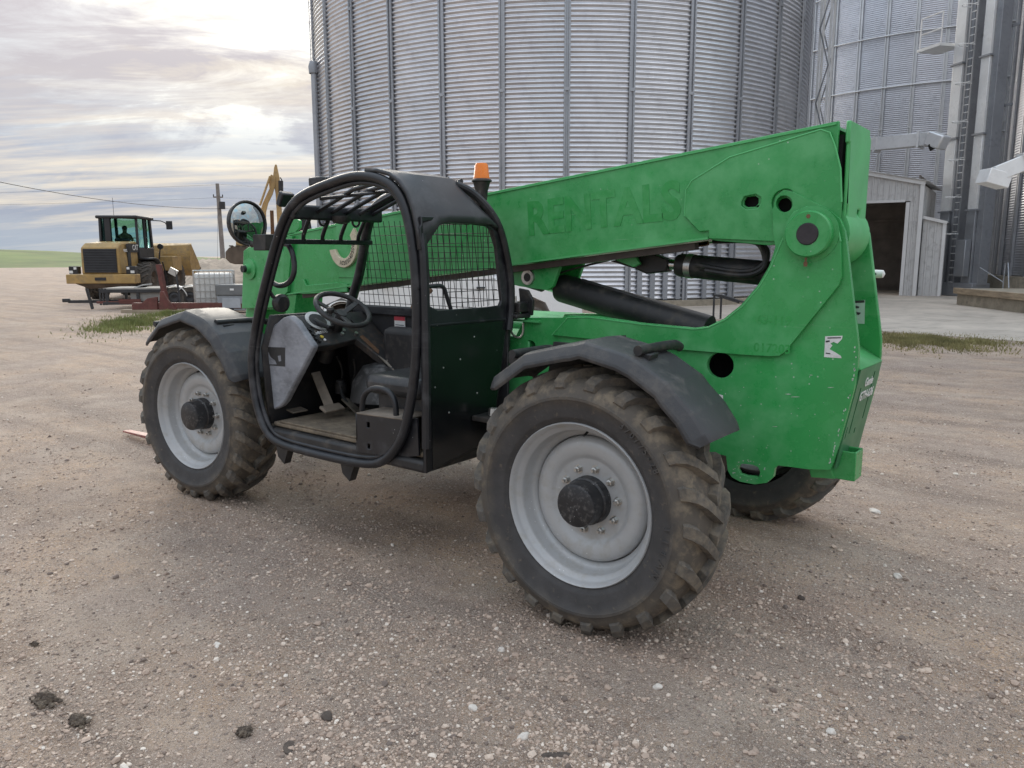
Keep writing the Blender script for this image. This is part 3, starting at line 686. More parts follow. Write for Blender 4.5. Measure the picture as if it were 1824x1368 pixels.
# faded numbers left on the plate, torn stickers
def sticker(px, y, m, parent, name='sticker', off=0.0015):
    return part(name, MB().prism(xz(px, y), (), YP(y-off), 0.001), m, parent, smooth=False)
sticker([(1470, 599), (1501, 598), (1500, 604), (1492, 612), (1485, 609), (1479, 612), (1483, 615), (1478, 622), (1487, 627), (1498, 634), (1499, 638), (1468, 636), (1469, 620)], YL, WHITE, fp)
for a in ([(1474, 601), (1498, 600.5), (1498, 602.5), (1474, 603)], [(1471, 628), (1479, 629), (1479, 631), (1471, 630)], [(1471, 607), (1478, 606), (1478, 609), (1471, 610)]): sticker(a, YL-0.0016, DKINK, fp, 'print', 0.0008)
sticker([(1264, 698), (1288, 704), (1288, 723), (1275, 723), (1265, 718)], YL, WHITE, fp)
sticker([(1271, 710), (1278, 711), (1278, 716), (1271, 714)], YL-0.0016, DKINK, fp, 'print', 0.0008)
sticker([(1017, 637), (1030, 634), (1038, 642), (1036, 650), (1026, 655), (1017, 648)], YL, WHITE, fp)
q = PX(1345, 569, y=YL-0.022)
text('faded_number', '63-119', 0.060, GREENF, fp, (q.x+0.005, YL-0.0224, q.z-0.02), (1, 0, 0), (0, 0, 1), 0.0002, 0.001)
q = PX(1341, 607, y=YL-0.022)
text('faded_number', '017203', 0.060, GREENF, fp, (q.x+0.005, YL-0.0224, q.z-0.05), (1, 0, 0), (0, 0, 1), 0.0002, 0.001)
q = PX(1520, 536, y=YR)
part('warning_sticker', MB().prism(xz([(1522, 536), (1541, 534), (1540, 577), (1522, 576)], YR), (), YP(YR-0.0016), 0.001), mat('green_white_decal', (0.42, 0.56, 0.46), 0.5, 0, 0.06, 9), fp2, smooth=False)
for a in ([(1523, 535.5), (1540, 534.5), (1540, 539), (1523, 539.5)], [(1523, 544), (1531, 546), (1530, 549), (1523, 549)], [(1524, 555), (1534, 557), (1530, 561), (1524, 560)]): 
    part('print', MB().prism(xz(a, YR), (), YP(YR-0.0026), 0.0008), DKINK, fp2, smooth=False)

# paint knocked off along the rear edge and round the tie-down slot
_r = random.Random(3)
CHIP = mat('bare_primer', (0.50, 0.56, 0.48), 0.7, 0, 0.2, 40)
edge = [(1526, 612), (1526.5, 640), (1523, 668), (1517, 698), (1511, 722), (1504, 746), (1497, 770), (1490, 795), (1484, 815), (1479, 830)]
def chip(u, v, su, sv):
    n = 7; pts = [(u+su*_r.uniform(0.4, 1.2)*math.cos(2*PI*i/n), v+sv*_r.uniform(0.4, 1.2)*math.sin(2*PI*i/n)) for i in range(n)]
    part('paint_chip', MB().prism(xz(pts, YL), (), YP(YL-0.0009), 0.0006), CHIP, fp, smooth=False)
for (u0, v0), (u1, v1) in zip(edge[:-1], edge[1:]):
    for k in range(3):
        t = _r.random(); chip(u0+(u1-u0)*t-_r.uniform(1.5, 5), v0+(v1-v0)*t, _r.uniform(0.8, 2.0), _r.uniform(1.2, 4.0))
for k in range(22):
    a = _r.uniform(0, 2*PI); chip(1334+26*math.cos(a)*_r.uniform(0.95, 1.15), 838+16*math.sin(a)*_r.uniform(0.95, 1.2), _r.uniform(0.8, 2.2), _r.uniform(0.6, 1.6))
for k in range(34): chip(_r.uniform(1120, 1500), _r.uniform(640, 815), _r.uniform(0.5, 1.3), _r.uniform(0.4, 1.0))
for u, v, su, sv in ((1405, 702, 7, 0.8), (1415, 707, 9, 0.7), (1480, 690, 6, 0.8), (1445, 668, 5, 0.6), (1380, 760, 6, 0.6)): chip(u, v, su, sv)

# ---- belly and deck between the plates
def P3(x, y, z): return Vector((x, y, z))
part('deck', MB().box((-0.40, (YL+YR)/2+0.015, 1.245), (1.25, YR-YL-0.04, 0.02)), GREENL, T, bevel=0.004)
part('deck', MB().box((-1.75, 1.08, 1.235), (1.5, 0.42, 0.02)), GREENL, T, bevel=0.004)
fl = PX(905, 600, y=YL)
part('chassis_beam', MB().box((-2.15, 1.06, 1.02), (2.5, 0.42, 0.42)), GREEN, T, bevel=0.01)
part('belly_plate', MB().box((-1.55, 1.1, 0.70), (3.6, 0.5, 0.20)), BLACKM, T, bevel=0.01)
part('belly_plate', MB().box((0.25, 1.06, 0.80), (1.0, 0.36, 0.06)), BLACKM, T, bevel=0.01)
part('engine_pod', MB().box((-1.35, 1.78, 1.02), (1.9, 0.92, 0.55)), GREEN, T, bevel=0.05)
part('engine_pod', MB().box((-1.35, 1.78, 0.66), (1.8, 0.8, 0.18)), BLACKM, T, bevel=0.03)
for x in (0.0, AX_F):
    part('axle', MB().lathe([(0.09, 0.42), (0.10, 0.62), (0.13, 0.85), (0.20, 1.0), (0.22, 1.15), (0.20, 1.3), (0.13, 1.45), (0.10, 1.68), (0.09, 1.88)], (x, 0, AX_Z), 20, 'y', caps=True), BLACKM, T)
    for y in (0.38, 1.92): part('steering_knuckle', MB().box((x, y, AX_Z), (0.20, 0.14, 0.34)), BLACKM, T, bevel=0.03)

# ---- rear counterweight with slots, name print and tow pocket
cw = [PX(1523, 655, y=YL), PX(1478, 837, y=YL)]
xt, zt, xb, zb = 0.945, 1.215, 0.862, 0.74
def cwp(a, b, d=0.0):
    """a across (0..1), b up (0..1), d outwards, on the sloping rear face"""
    x = xb+(xt-xb)*b; z = zb+(zt-zb)*b; n = Vector((zt-zb, 0, -(xt-xb))).normalized(); return Vector((x, YL+0.032+(YR-YL-0.034)*a, z))+n*d
CWG = mat('dull_green_paint', (0.050, 0.20, 0.085), 0.45, 0, 0.15, 3)
mb = MB(); o_ = [(0, 0), (1, 0), (1, 1), (0, 1)]
sl_ = [[(0.20, 0.33), (0.25, 0.33), (0.25, 0.80), (0.20, 0.80)], [(0.72, 0.42), (0.77, 0.42), (0.77, 0.92), (0.72, 0.92)], [(0.45, 0.30), (0.50, 0.30), (0.50, 0.36), (0.45, 0.36)], [(0.05, 0.30), (0.09, 0.30), (0.09, 0.42), (0.05, 0.42)]]
mb.prism(o_, sl_, lambda a, b, d: cwp(a, b, 0.012-d), 0.006)
cwt = part('counterweight', mb, CWG, T)
part('slot_shade_block', MB().add([cwp(a, b, -0.06-e) for e in (0, 0.35) for a, b in o_], [(0, 1, 2, 3), (4, 5, 6, 7), (0, 1, 5, 4), (1, 2, 6, 5), (2, 3, 7, 6), (3, 0, 4, 7)]), HOLE, cwt)  # near-black block behind the slots, their inner shade put into colour
part('top_cover', MB().add([cwp(0, 1, 0.01), cwp(1, 1, 0.01), (0.72, YR, 1.36), (0.72, YL+0.032, 1.36)], [(0, 1, 2, 3)]), GREENL, cwt, solid=0.012)
text('name_print', 'Genie', 0.060, WHITE, cwt, cwp(0.36, 0.80, 0.0135), (0, 1, 0), (xt-xb, 0, zt-zb), 0.0008, 0.001)
text('name_print', 'GTH-636', 0.062, WHITE, cwt, cwp(0.27, 0.66, 0.0135), (0, 1, 0), (xt-xb, 0, zt-zb), 0.0008, 0.001)
part('sticker', MB().add([(0.89, YL+0.05, 1.257), (0.93, YL+0.05, 1.232), (0.93, YL+0.15, 1.232), (0.89, YL+0.15, 1.257)], [(0, 1, 2, 3)]), WHITE, cwt, smooth=False, solid=0.001)
tp = MB(); cx, cy, cz = 0.892, 1.00, 0.745
for s, d in (((0, -0.055, 0), (0.10, 0.012, 0.14)), ((0, 0.055, 0), (0.10, 0.012, 0.14)), ((0.05, 0, 0), (0.012, 0.122, 0.14)), ((-0.05, 0, 0), (0.012, 0.122, 0.14))): tp.box((cx+s[0], cy+s[1], cz+s[2]), d)
part('tow_pocket', tp, GREEN, T, bevel=0.004)
part('tow_bracket', MB().add([(0.74, 0.90, 0.735), (0.845, 0.90, 0.735), (0.845, 1.12, 0.735), (0.74, 1.12, 0.735), (0.76, 0.90, 0.672), (0.86, 0.94, 0.672), (0.86, 1.06, 0.672), (0.76, 1.12, 0.672)], [(0, 1, 2, 3), (4, 5, 6, 7), (0, 1, 5, 4), (1, 2, 6, 5), (2, 3, 7, 6), (3, 0, 4, 7)]), GREEN, T, bevel=0.004)

# ---- boom
BL, BR = YL+0.033, YR-0.018
def btop(x): return 2.235+0.1036*x
def bbot(x): return 1.787+0.108*x
xr, xf = 0.790, -3.30
bm = MB()
out = [(xr, btop(xr)), (xr, 1.90), (0.66, 1.79), (0.50, 1.775), (0.24, 1.80), (0.20, bbot(0.2)), (xf, bbot(xf)), (xf, btop(xf))]
bm.prism(out, [xz([(1325, 358), (1329, 351), (1345, 349), (1351, 353), (1351, 362), (1346, 368), (1331, 369), (1325, 365)], BL), circ2(*xz([(1397, 366)], BL)[0], 0.035, 16)], lambda a, b, d: Vector((a, BL+d, b)), 0.02)
boom = part('boom', bm, GREEN, T, bevel=0.006)
part('boom_side', MB().prism(out, (), lambda a, b, d: Vector((a, BR-d, b)), 0.02), GREEN, boom, bevel=0.004)
yc_ = (BL+BR)/2; wy = BR-BL-0.042
for xa, xb_ in ((xf, xr-0.03),): 
    part('boom_top', MB().bar((xa, yc_, btop(xa)-0.012), (xb_, yc_, btop(xb_)-0.012), wy, 0.014), GREEN, boom)
part('boom_bottom', MB().bar((xf, yc_, bbot(xf)+0.014), (0.2, yc_, bbot(0.2)+0.014), wy, 0.014), GREEN, boom)
part('weld_lip', MB().bar((xf+0.02, BL-0.012, bbot(xf)+0.004), (0.2, BL-0.012, bbot(0.2)+0.004), 0.022, 0.010), GREENL, boom)
part('weld_lip', MB().bar((xf+0.02, BL-0.004, btop(xf)-0.012), (xr-0.01, BL-0.004, btop(xr)-0.012), 0.008, 0.008), GREENL, boom)
sp_px = [(1219, 385), (1222, 338), (1232, 322), (1300, 280), (1462, 231), (1478, 236), (1488, 262), (1497, 300), (1499, 360), (1495, 420), (1440, 440), (1383, 430), (1262, 425), (1262, 411), (1245, 413)]
sh_ = [xz([(1320, 360), (1325, 350), (1346, 346), (1355, 351), (1355, 362), (1349, 371), (1329, 373), (1320, 367)], BL-0.015), circ2(*xz([(1397, 360)], BL-0.015)[0], 0.06, 18)]
part('boom_doubler', MB().prism(xz(sp_px, BL-0.015), sh_, YP(BL-0.015), 0.0145), GREEN, boom, bevel=0.004)
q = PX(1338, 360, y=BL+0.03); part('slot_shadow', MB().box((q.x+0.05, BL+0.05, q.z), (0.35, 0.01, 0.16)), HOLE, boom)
def edge_line(pts, y, par, r=0.0045):  # pale tube along a plate edge: worn paint plus a painted highlight
    q = [Vector((a, y, b)) for a, b in pts]; part('worn_edge_highlight', MB().tube(q, r, 6), GREENL, par)
edge_line(xz(sp_px[:9], BL-0.015), BL-0.014, boom)
edge_line(xz(rf_px[:19], YL-0.022), YL-0.021, fp)
# rear end plate with its slots
re = MB()
eo = [(0.02, 1.86), (0.10, 1.80), (0.26, 1.80), (0.345, 1.90), (0.352, 2.27), (0.33, 2.285), (0.325, 2.31), (0.0, 2.315), (0.0, 2.22), (0.015, 2.22)]
re.prism(eo, [[(0.17, 1.84), (0.22, 1.85), (0.25, 1.94), (0.20, 1.94)], [(0.03, 1.88), (0.05, 1.88), (0.05, 1.95), (0.03, 1.95)]], lambda a, b, d: Vector((xr+0.03+d, BL+a*(BR-BL)/0.352, b)), 0.02)
part('end_plate', re, GREENL, boom, bevel=0.008)
part('end_gap', MB().box((xr+0.005, yc_, 2.06), (0.02, wy*0.96, 0.40)), HOLE, boom)
part('pivot_tube', MB().lathe([(0.001, 0.0), (0.15, 0.0), (0.15, YR-YL-0.07), (0.001, YR-YL-0.07)], (c.x, YL+0.05, c.z), 28), GREENL, boom)
# ghost lettering of a removed decal
a, b = PX(940, 418, y=BL), PX(1213, 386, y=BL)
dv = (b-a); lt = text('ghost_lettering', 'RENTALS', 0.262, GREEND, boom, (a.x, BL-0.0015, a.z), dv, (0, 0, 1), 0.0007, 0.009)
w_ = max(v.co.x for v in lt.data.vertices)-a.x
k_ = (b.x-a.x)/w_
for v in lt.data.vertices:
    dx = v.co.x-a.x; v.co.x = a.x+dx*k_; v.co.z += dx*(k_-1)*0.1036
RAILM = mat('greasy_rail', (0.055, 0.042, 0.034), 0.5, 0.3, 0.3, 6)
# lifting lugs and rails below
part('slide_rail', MB().bar((-3.1, BL+0.03, bbot(-3.1)-0.025), (0.12, BL+0.03, bbot(0.12)-0.025), 0.05, 0.035), RAILM, boom)
part('inner_boom', MB().bar((-3.5, yc_, bbot(-3.3)+0.19), (0.3, yc_, bbot(0.3)+0.02+0.17), wy-0.05, 0.30), BLACKM, boom)
q = PX(940, 493, y=0.92)
lg = xz([(912, 473), (1000, 466), (985, 510), (976, 517), (925, 510), (906, 505), (900, 490)], 0.93)
br_ = part('cylinder_bracket', MB().prism(lg, (), YP(0.93), 0.03), GREEN, boom, bevel=0.005)
part('cylinder_bracket', MB().prism(lg, (), YP(1.17), 0.03), GREEN, boom, bevel=0.005)
c2 = PX(941, 494, y=0.925)
part('pin_ring', MB().lathe([(0.026, -0.012), (0.044, -0.012), (0.046, -0.006), (0.046, 0.008)], (c2.x, 0.925, c2.z), 26), STEEL, br_)
part('bracket_pin', MB().lathe([(0.001, -0.008), (0.027, -0.008), (0.027, 0.27)], (c2.x, 0.925, c2.z), 20), BLACKM, br_)
# lift cylinder
A, B = PX(998, 512, y=1.06), PX(1262, 590, y=1.06); d_ = (B-A).normalized()
cyl = part('lift_cylinder', MB().tube([A, A+d_*0.02, B], [0.078, 0.085, 0.085], 26), BLACKM, T)
part('cylinder_rod', MB().tube([A-d_*0.16, A+d_*0.05], 0.042, 18), CHROME, cyl)
part('rod_eye', MB().tube([A-d_*0.24, A-d_*0.13], 0.06, 16), BLACKM, cyl)
part('feed_pipe', MB().tube([A+d_*0.18+Vector((0, -0.03, 0.085)), A+d_*0.45+Vector((0, -0.03, 0.08)), B+Vector((0, -0.03, 0.06))], 0.011, 8), BLACKM, cyl)
# compensating cylinder with hoses and its bracket
A, B = PX(1208, 472, y=1.06), PX(1400, 490, y=1.06)
cc = part('compensating_cylinder', MB().tube([A, A+(B-A)*0.03, B], [0.056, 0.062, 0.062], 22), BLACKM, T)
part('cylinder_rod', MB().tube([A-(B-A)*0.22, A], 0.028, 14), CHROME, cc)
part('rod_clevis', MB().prism(xz([(1085, 465), (1160, 452), (1190, 463), (1186, 484), (1150, 488), (1128, 478)], 1.02), (), YP(1.02), 0.08), BLACKM, cc, bevel=0.008)
part('clevis_bracket', MB().prism(xz([(1093, 462), (1130, 455), (1140, 470), (1128, 476)], 0.96), (), YP(0.96), 0.025), GREEN, boom, bevel=0.004)
part('cylinder_band', MB().tube([A+(B-A)*0.10, A+(B-A)*0.16], 0.066, 22), STEEL, cc)
for i, (y0, z0) in enumerate(((0.99, 0.0), (1.0, -0.04), (0.985, -0.07), (1.03, 0.02))):
    pts = smooth_path([PX(1240+8*i, 472+5*i, y=y0), PX(1330, 488+i*3, y=y0), PX(1366, 470+4*i, y=y0), PX(1368-i*3, 440, y=y0+0.03), PX(1340, 428, y=y0+0.06), PX(1270, 430, y=y0+0.06)], 3)
    part('hydraulic_hose', MB().tube(pts, 0.013, 8), BLACKM, cc)
pts = smooth_path([PX(978, 497, y=1.0), PX(1000, 484, y=1.0), PX(1065, 468, y=1.0), PX(1090, 462, y=1.0)], 2)
part('hydraulic_hose', MB().tube(pts, 0.006, 6), BLACKM, boom)
for i in range(4):
    part('carrier_link', MB().tube([PX(1165+20*i, 447-i*2.5, y=1.0), PX(1262, 433, y=1.0)], 0.012, 6), RUST, boom)

# ---- boom nose, carriage and forks
nz = xz([(433, 447), (442, 440), (500, 436), (512, 470), (508, 548), (430, 550)], BL)
hd = part('boom_nose', MB().prism(nz, (), YP(BL), 0.03), GREEN, T, bevel=0.008)
part('boom_nose', MB().prism(nz, (), YP(BR-0.03), 0.03), GREEN, T, bevel=0.008)
part('nose_web', MB().box((-3.68, yc_, 1.50), (0.36, wy, 0.40)), GREEN, hd, bevel=0.01)
q = PX(446, 479, y=BL)
part('nose_boss', MB().lathe([(0.001, -0.05), (0.035, -0.05), (0.04, -0.02), (0.085, -0.015), (0.085, 0.0)], (q.x, BL, q.z), 22), GREEN, hd)
part('nose_pin', MB().lathe([(0.001, -0.075), (0.028, -0.075), (0.028, -0.03)], (q.x, BL, q.z), 16), BLACKM, hd)
part('nose_arm', MB().bar((-3.80, yc_, 1.35), (-4.02, yc_, 0.55), 0.26, 0.24), GREEN, hd, bevel=0.02)
lug_px = [(528, 512), (532, 500), (540, 497), (545, 508), (600, 503), (618, 506), (618, 520), (540, 524), (530, 522)]
part('boom_lug', MB().prism(xz(lug_px, BL-0.02), (), YP(BL-0.02), 0.018), GREEN, boom, bevel=0.004)
part('boom_lug', MB().prism(xz([(505, 445), (512, 420), (520, 420), (512, 520), (503, 530)], BL-0.03), (), YP(BL-0.03), 0.028), GREEN, boom, bevel=0.004)
part('boom_front_top', MB().prism(xz([(503, 412), (520, 392), (528, 390), (534, 393), (534, 405), (520, 420), (503, 425)], BL), (), YP(BL), 0.02), GREEN, boom, bevel=0.004)
part('boom_leg', MB().prism(xz([(508, 520), (528, 524), (524, 560), (508, 565)], BL-0.01), (), YP(BL-0.01), 0.25), GREEN, boom, bevel=0.006)
ca_ = part('fork_carriage', MB().box((-4.16, 1.07, 0.28), (0.06, 1.25, 0.10)).box((-4.16, 1.07, 0.62), (0.06, 1.25, 0.10)).box((-4.14, 0.55, 0.55), (0.05, 0.06, 0.85)).box((-4.14, 1.6, 0.55), (0.05, 0.06, 0.85)), BLACKM, T, bevel=0.006)
FORK = mat('fork_red_worn', (0.24, 0.045, 0.035), 0.5, 0, 0.2, 4, dirt=((0.45, 0.33, 0.26), 0.45, 9))
for y in (0.67, 1.47):
    f = MB(); f.box((-4.22, y, 0.42), (0.05, 0.12, 0.70))
    f.add([(-4.24, y-0.06, 0.055), (-4.24, y+0.06, 0.055), (-5.66, y+0.035, 0.045), (-5.66, y-0.035, 0.045), (-4.24, y-0.06, 0.105), (-4.24, y+0.06, 0.105), (-5.66, y+0.035, 0.060), (-5.66, y-0.035, 0.060)], [(0, 1, 2, 3), (4, 5, 6, 7), (0, 1, 5, 4), (1, 2, 6, 5), (2, 3, 7, 6), (3, 0, 4, 7)])
    part('fork', f, FORK, ca_, bevel=0.004)

# ---- wheels
def tyre_mb():
    R0 = 0.592
    TW_ = 0.305
    pr = [(0.374, 0.018), (0.388, 0.002), (0.402, -0.006), (0.406, -0.012), (0.414, -0.014), (0.45, -0.026), (0.488, -0.031), (0.492, -0.036), (0.505, -0.036), (0.509, -0.031), (0.535, -0.024), (0.553, -0.010), (0.566, 0.004), (0.578, 0.022), (0.586, 0.05), (R0-0.002, 0.12), (R0, TW_/2)]
    pr = pr+[(r, TW_-y) for r, y in reversed(pr[:-1])]
    m = MB().lathe(pr, (0, 0, 0), 96, 'y')
    return m
def lug_mb(n=22):
    m = MB()
    for side in (0, 1):
        for k in range(n):
            a0 = 2*PI*(k+0.5*side)/n + random.uniform(-0.01, 0.01)
            # along the lug: sidewall -> shoulder -> centre
            S = [(0.538, -0.021, 0.548, -0.030, -0.005, 0.048), (0.556, -0.006, 0.577, -0.026, 0.0, 0.053), (0.574, 0.02, 0.608, 0.0, 0.03, 0.055), (0.582, 0.055, 0.622, 0.045, 0.085, 0.051), (0.586, 0.10, 0.627, 0.10, 0.155, 0.047), (0.588, 0.178, 0.629, 0.178, 0.25, 0.040)]
            vs = []
            for rb, yb, rt, yt, da, hw in S:
                for r, y, sgn, wf in ((rb, yb, -1, 1.18), (rt, yt, -1, 0.86), (rt, yt, 1, 0.86), (rb, yb, 1, 1.18)):
                    a = a0-da+sgn*hw*wf; yy = y if side == 0 else 0.305-y
                    vs.append((r*math.cos(a), yy, r*math.sin(a)))
            fs = []
            for i in range(len(S)-1):
                for j in range(3): fs.append((i*4+j, i*4+j+1, (i+1)*4+j+1, (i+1)*4+j))
            fs.append((0, 1, 2, 3)); e = (len(S)-1)*4; fs.append((e+3, e+2, e+1, e))
            m.add(vs, fs)
    return m
def rim_mb():
    return MB().lathe([(0.378, 0.030), (0.3845, 0.012), (0.3840, 0.001), (0.379, -0.003), (0.372, 0.004), (0.366, 0.022), (0.358, 0.036), (0.343, 0.044), (0.338, 0.060), (0.334, 0.100), (0.322, 0.118), (0.306, 0.128), (0.302, 0.158), (0.300, 0.180)], n=72)
def disc_mb():
    return MB().lathe([(0.299, 0.175), (0.300, 0.150), (0.297, 0.128), (0.288, 0.112), (0.270, 0.102), (0.248, 0.100), (0.222, 0.104), (0.206, 0.114), (0.197, 0.122), (0.188, 0.124), (0.10, 0.124), (0.05, 0.124)], n=72)
def hub_mb():
    return MB().lathe([(0.001, -0.006), (0.088, -0.006), (0.099, 0.0), (0.103, 0.012), (0.104, 0.075), (0.112, 0.080), (0.114, 0.124)], n=44)
def nut_mb():
    return MB().lathe([(0.001, -0.034), (0.008, -0.034), (0.009, -0.022), (0.015, -0.020), (0.016, 0.0), (0.023, 0.0), (0.023, 0.006)], n=6)
me_t, me_l, me_r, me_d, me_h, me_n = tyre_mb().mesh('tyre', True, 50), lug_mb().mesh('tread', False), rim_mb().mesh('rim', True, 60), disc_mb().mesh('wheel', True, 70), hub_mb().mesh('hub', True, 40), nut_mb().mesh('lug_nut', False)
for me, mt in ((me_t, TYRE), (me_l, TREAD), (me_r, RIMM), (me_d, RIMM), (me_h, HUBM), (me_n, STEEL)): me.materials.append(mt)
tyre_text = []
def wheel(x, y, rz, roll):
    w = link('wheel', me_d, RIMM, T); w.location = (x, y, AX_Z); w.rotation_mode = 'ZYX'; w.rotation_euler = (0, roll, rz)
    for nm, me in (('rim', me_r), ('tyre', me_t), ('tread', me_l), ('hub', me_h)): link(nm, me, None, w)
    for k in range(10):
        a = 2*PI*(k+0.2)/10; o = link('lug_nut', me_n, STEEL, w); o.location = (0.150*math.cos(a), 0.123, 0.150*math.sin(a)); o.rotation_euler = (0, random.uniform(0, 1), 0)
    v = link('valve_stem', MB().tube([(0, 0.10, 0.330), (0, 0.075, 0.318), (0, 0.06, 0.315)], 0.006, 8).mesh('valve_stem'), BLACKM, w); v.rotation_euler = (0, 0.0, 0)
    return w
w1 = wheel(0, 0.0, 0, 0.0)
w2 = wheel(AX_F, 0.0, 0.077, 0.13)
w3 = wheel(0, 2.30, PI, 0.4)
w4 = wheel(AX_F, 2.30, PI+0.077, 0.9)
# raised lettering on the rear tyre's sidewall
def arc_text(s, r, a0, size, step, par, y=-0.0365):
    for i, ch in enumerate(s):
        if ch == ' ': continue
        a = a0-i*step; o = Vector((r*math.cos(a), y, r*math.sin(a)))
        text('sidewall_letter', ch, size, TYRE, par, o, (math.sin(a), 0, -math.cos(a)), (math.cos(a), 0, math.sin(a)), 0.0035, 0.0008, 'CENTER')
arc_text('370/75-28', 0.468, 1.02, 0.040, 0.062, w1, -0.0335)
arc_text('TITAN', 0.458, 0.0, 0.050, 0.115, w1, -0.032)

# ---- mudguards
def fender(x, rz, a0, a1, name):
    fl = MB(); rows = []
    angs = [(a0, -0.020), (a0-3, -0.012), (113, -0.004), (94, -0.004), (91, 0.0), (87, 0.014), (72, 0.012), (66, 0.012), (54, 0.012), (50, 0.002), (42, 0.004), (a1+3, 0.0), (a1, -0.004)]
    for i, (a, dr) in enumerate(angs):
        ar = math.radians(a); rr = 0.738+dr
        e = 0.03 if i in (0, len(angs)-1) else 0.0
        prof = [(-0.034+e*0.6, rr-0.072+e), (-0.038+e*0.6, rr-0.060+e), (-0.034+e*0.6, rr-0.050+e*0.6), (-0.006+e*0.4, rr-0.014), (0.006+e*0.3, rr-0.006), (0.05, rr), (0.17, rr+0.003), (0.30, rr-0.002), (0.335-e*0.3, rr-0.010), (0.345-e*0.5, rr-0.03)]
        rows.append([(x+r*math.cos(ar), y, AX_Z+r*math.sin(ar)) for y, r in prof])
    o = part(name, fl.grid(rows), PLASTIC, T, solid=0.009, ang=80)
    q = o.modifiers.new('bevel', 'BEVEL'); q.width = 0.006; q.segments = 2; q.limit_method = 'ANGLE'; q.angle_limit = math.radians(10)
    return o
f1 = fender(0, 0, 134, 31.5, 'mudguard')
f2 = fender(AX_F, 0, 136, 26, 'mudguard')
f2.rotation_euler = (0, 0, 0)
# fender brackets: round tube arms with clamps
def arm(x0, z0, x1, y0, y1, fd, tip):
    pts = smooth_path([(x0, y0, z0), (x0, y0+0.05, z0), (x0, y1-0.05, z0), (x0, y1, z0-0.02)], 2)
    o = part('mudguard_arm', MB().tube(pts, 0.022, 12), BLACKM, fd)
    part('arm_clamp', MB().add([(x0-0.05, y0+0.03, z0-0.015), (x0+0.05, y0+0.03, z0-0.015), (x0+0.025, y0+0.03, z0-0.075), (x0-0.045, y0+0.03, z0-0.055), (x0-0.04, y0+0.12, z0-0.015), (x0+0.04, y0+0.12, z0-0.015), (x0+0.02, y0+0.12, z0-0.07), (x0-0.04, y0+0.12, z0-0.05)], [(0, 1, 2, 3), (4, 5, 6, 7), (0, 1, 5, 4), (1, 2, 6, 5), (2, 3, 7, 6), (3, 0, 4, 7)]), BLACKM, fd, bevel=0.006)
q = PX(1136, 630, y=0.03); arm(q.x, q.z+0.012, 0, 0.03, 0.42, f1, 0)
q = PX(912, 631, y=0.12); arm(q.x, q.z, 0, 0.12, 0.5, f1, 0)
q = PX(384, 575, y=0.05); arm(q.x, q.z, 0, 0.05, 0.45, f2, 0)
q = PX(275, 577, y=0.12); arm(q.x, q.z, 0, 0.12, 0.5, f2, 0)
for x in (0.06, AX_F+0.05): part('mudguard_post', MB().bar((x, 0.36, AX_Z+0.1), (x-0.08, 0.40, AX_Z+0.74), 0.03, 0.06), BLACKM, f1 if x > -1 else f2)
part('fender_bracket', MB().prism([(-0.42, 1.10), (0.02, 1.24), (-0.05, 1.30), (-0.38, 1.30)], (), YP(0.36), 0.02), BLACKM, f1)

# ---- cab
hoop_px = [(497, 789), (560, 806), (655, 827), (688, 818), (714, 784), (727, 735), (736, 680), (740, 620), (741, 560), (739, 500), (735, 450), (727, 395), (716, 358), (700, 334), (678, 321), (655, 316), (630, 316), (600, 324), (545, 346), (522, 364), (505, 395), (492, 435), (480, 480), (462, 552), (451, 615), (449, 650), (454, 700), (463, 738), (476, 770)]
hp = [PX(u, v, y=0.02) for u, v in hoop_px]; _hc = sum(hp, Vector())/len(hp); hp = [q+(q-_hc).normalized()*0.008 for q in hp]
hs = smooth_path(hp, 2, True)
hoop = part('door_hoop', MB().tube(hs, 0.0255, 14, True), BLACK, T)
cen = sum(hs, Vector())/len(hs)
inner = []
for i, q in enumerate(hs):
    t = (hs[(i+1) % len(hs)]-hs[i-1]).normalized(); n = Vector((-t.z, 0, t.x))
    if n.dot(cen-q) < 0: n = -n
    inner.append(q+n*0.034+Vector((0, 0.016, 0)))
part('hoop_lip', MB().tube(inner, 0.014, 10, True), BLACK, hoop)
for q in (hs[8], hs[44], hs[100 % len(hs)]): pass
# far-side hoop
hr_ = [Vector((q.x, 0.76-0.26*max(0, (q.z-1.55)/0.6)**1.5*0.6, q.z)) for q in hs]
hoop2 = part('far_hoop', MB().tube(hr_, 0.033, 12, True), BLACK, T)
# rear wall with window opening
XW = -0.965
wall = [(0.03, 0.585), (0.56, 0.66), (0.62, 0.85), (0.66, 1.05), (0.70, 1.22), (0.735, 1.45), (0.735, 1.60), (0.70, 1.74), (0.655, 1.88), (0.62, 1.93), (0.03, 1.925)]
win = yz([(748, 405), (753, 396), (765, 393), (820, 397), (866, 403), (878, 410), (883, 428), (888, 480), (894, 536), (891, 544), (870, 547), (780, 553), (766, 545), (757, 520), (750, 450)], XW)
rw = part('rear_wall', MB().prism(wall, [win], lambda a, b, d: Vector((XW-d, a, b)), 0.022), BLACK, T, bevel=0.005)
GLOSS = mat('gloss_black_panel', (0.009, 0.010, 0.011), 0.20, 0, 0.3, 2, scr=((0.3, 0.3, 0.3), 0.5), spots=((0.45, 0.45, 0.45), 18, 0.05))
part('lower_skin', MB().prism([(0.075, 0.60), (0.555, 0.672), (0.605, 0.85), (0.645, 1.05), (0.685, 1.22), (0.70, 1.355), (0.075, 1.362)], (), lambda a, b, d: Vector((XW+0.004-d, a, b)), 0.003), GLOSS, rw)
part('panel_fold', MB().tube([(XW+0.002, 0.05, 1.372), (XW+0.004, 0.70, 1.365)], 0.006, 6), BLACK, rw)
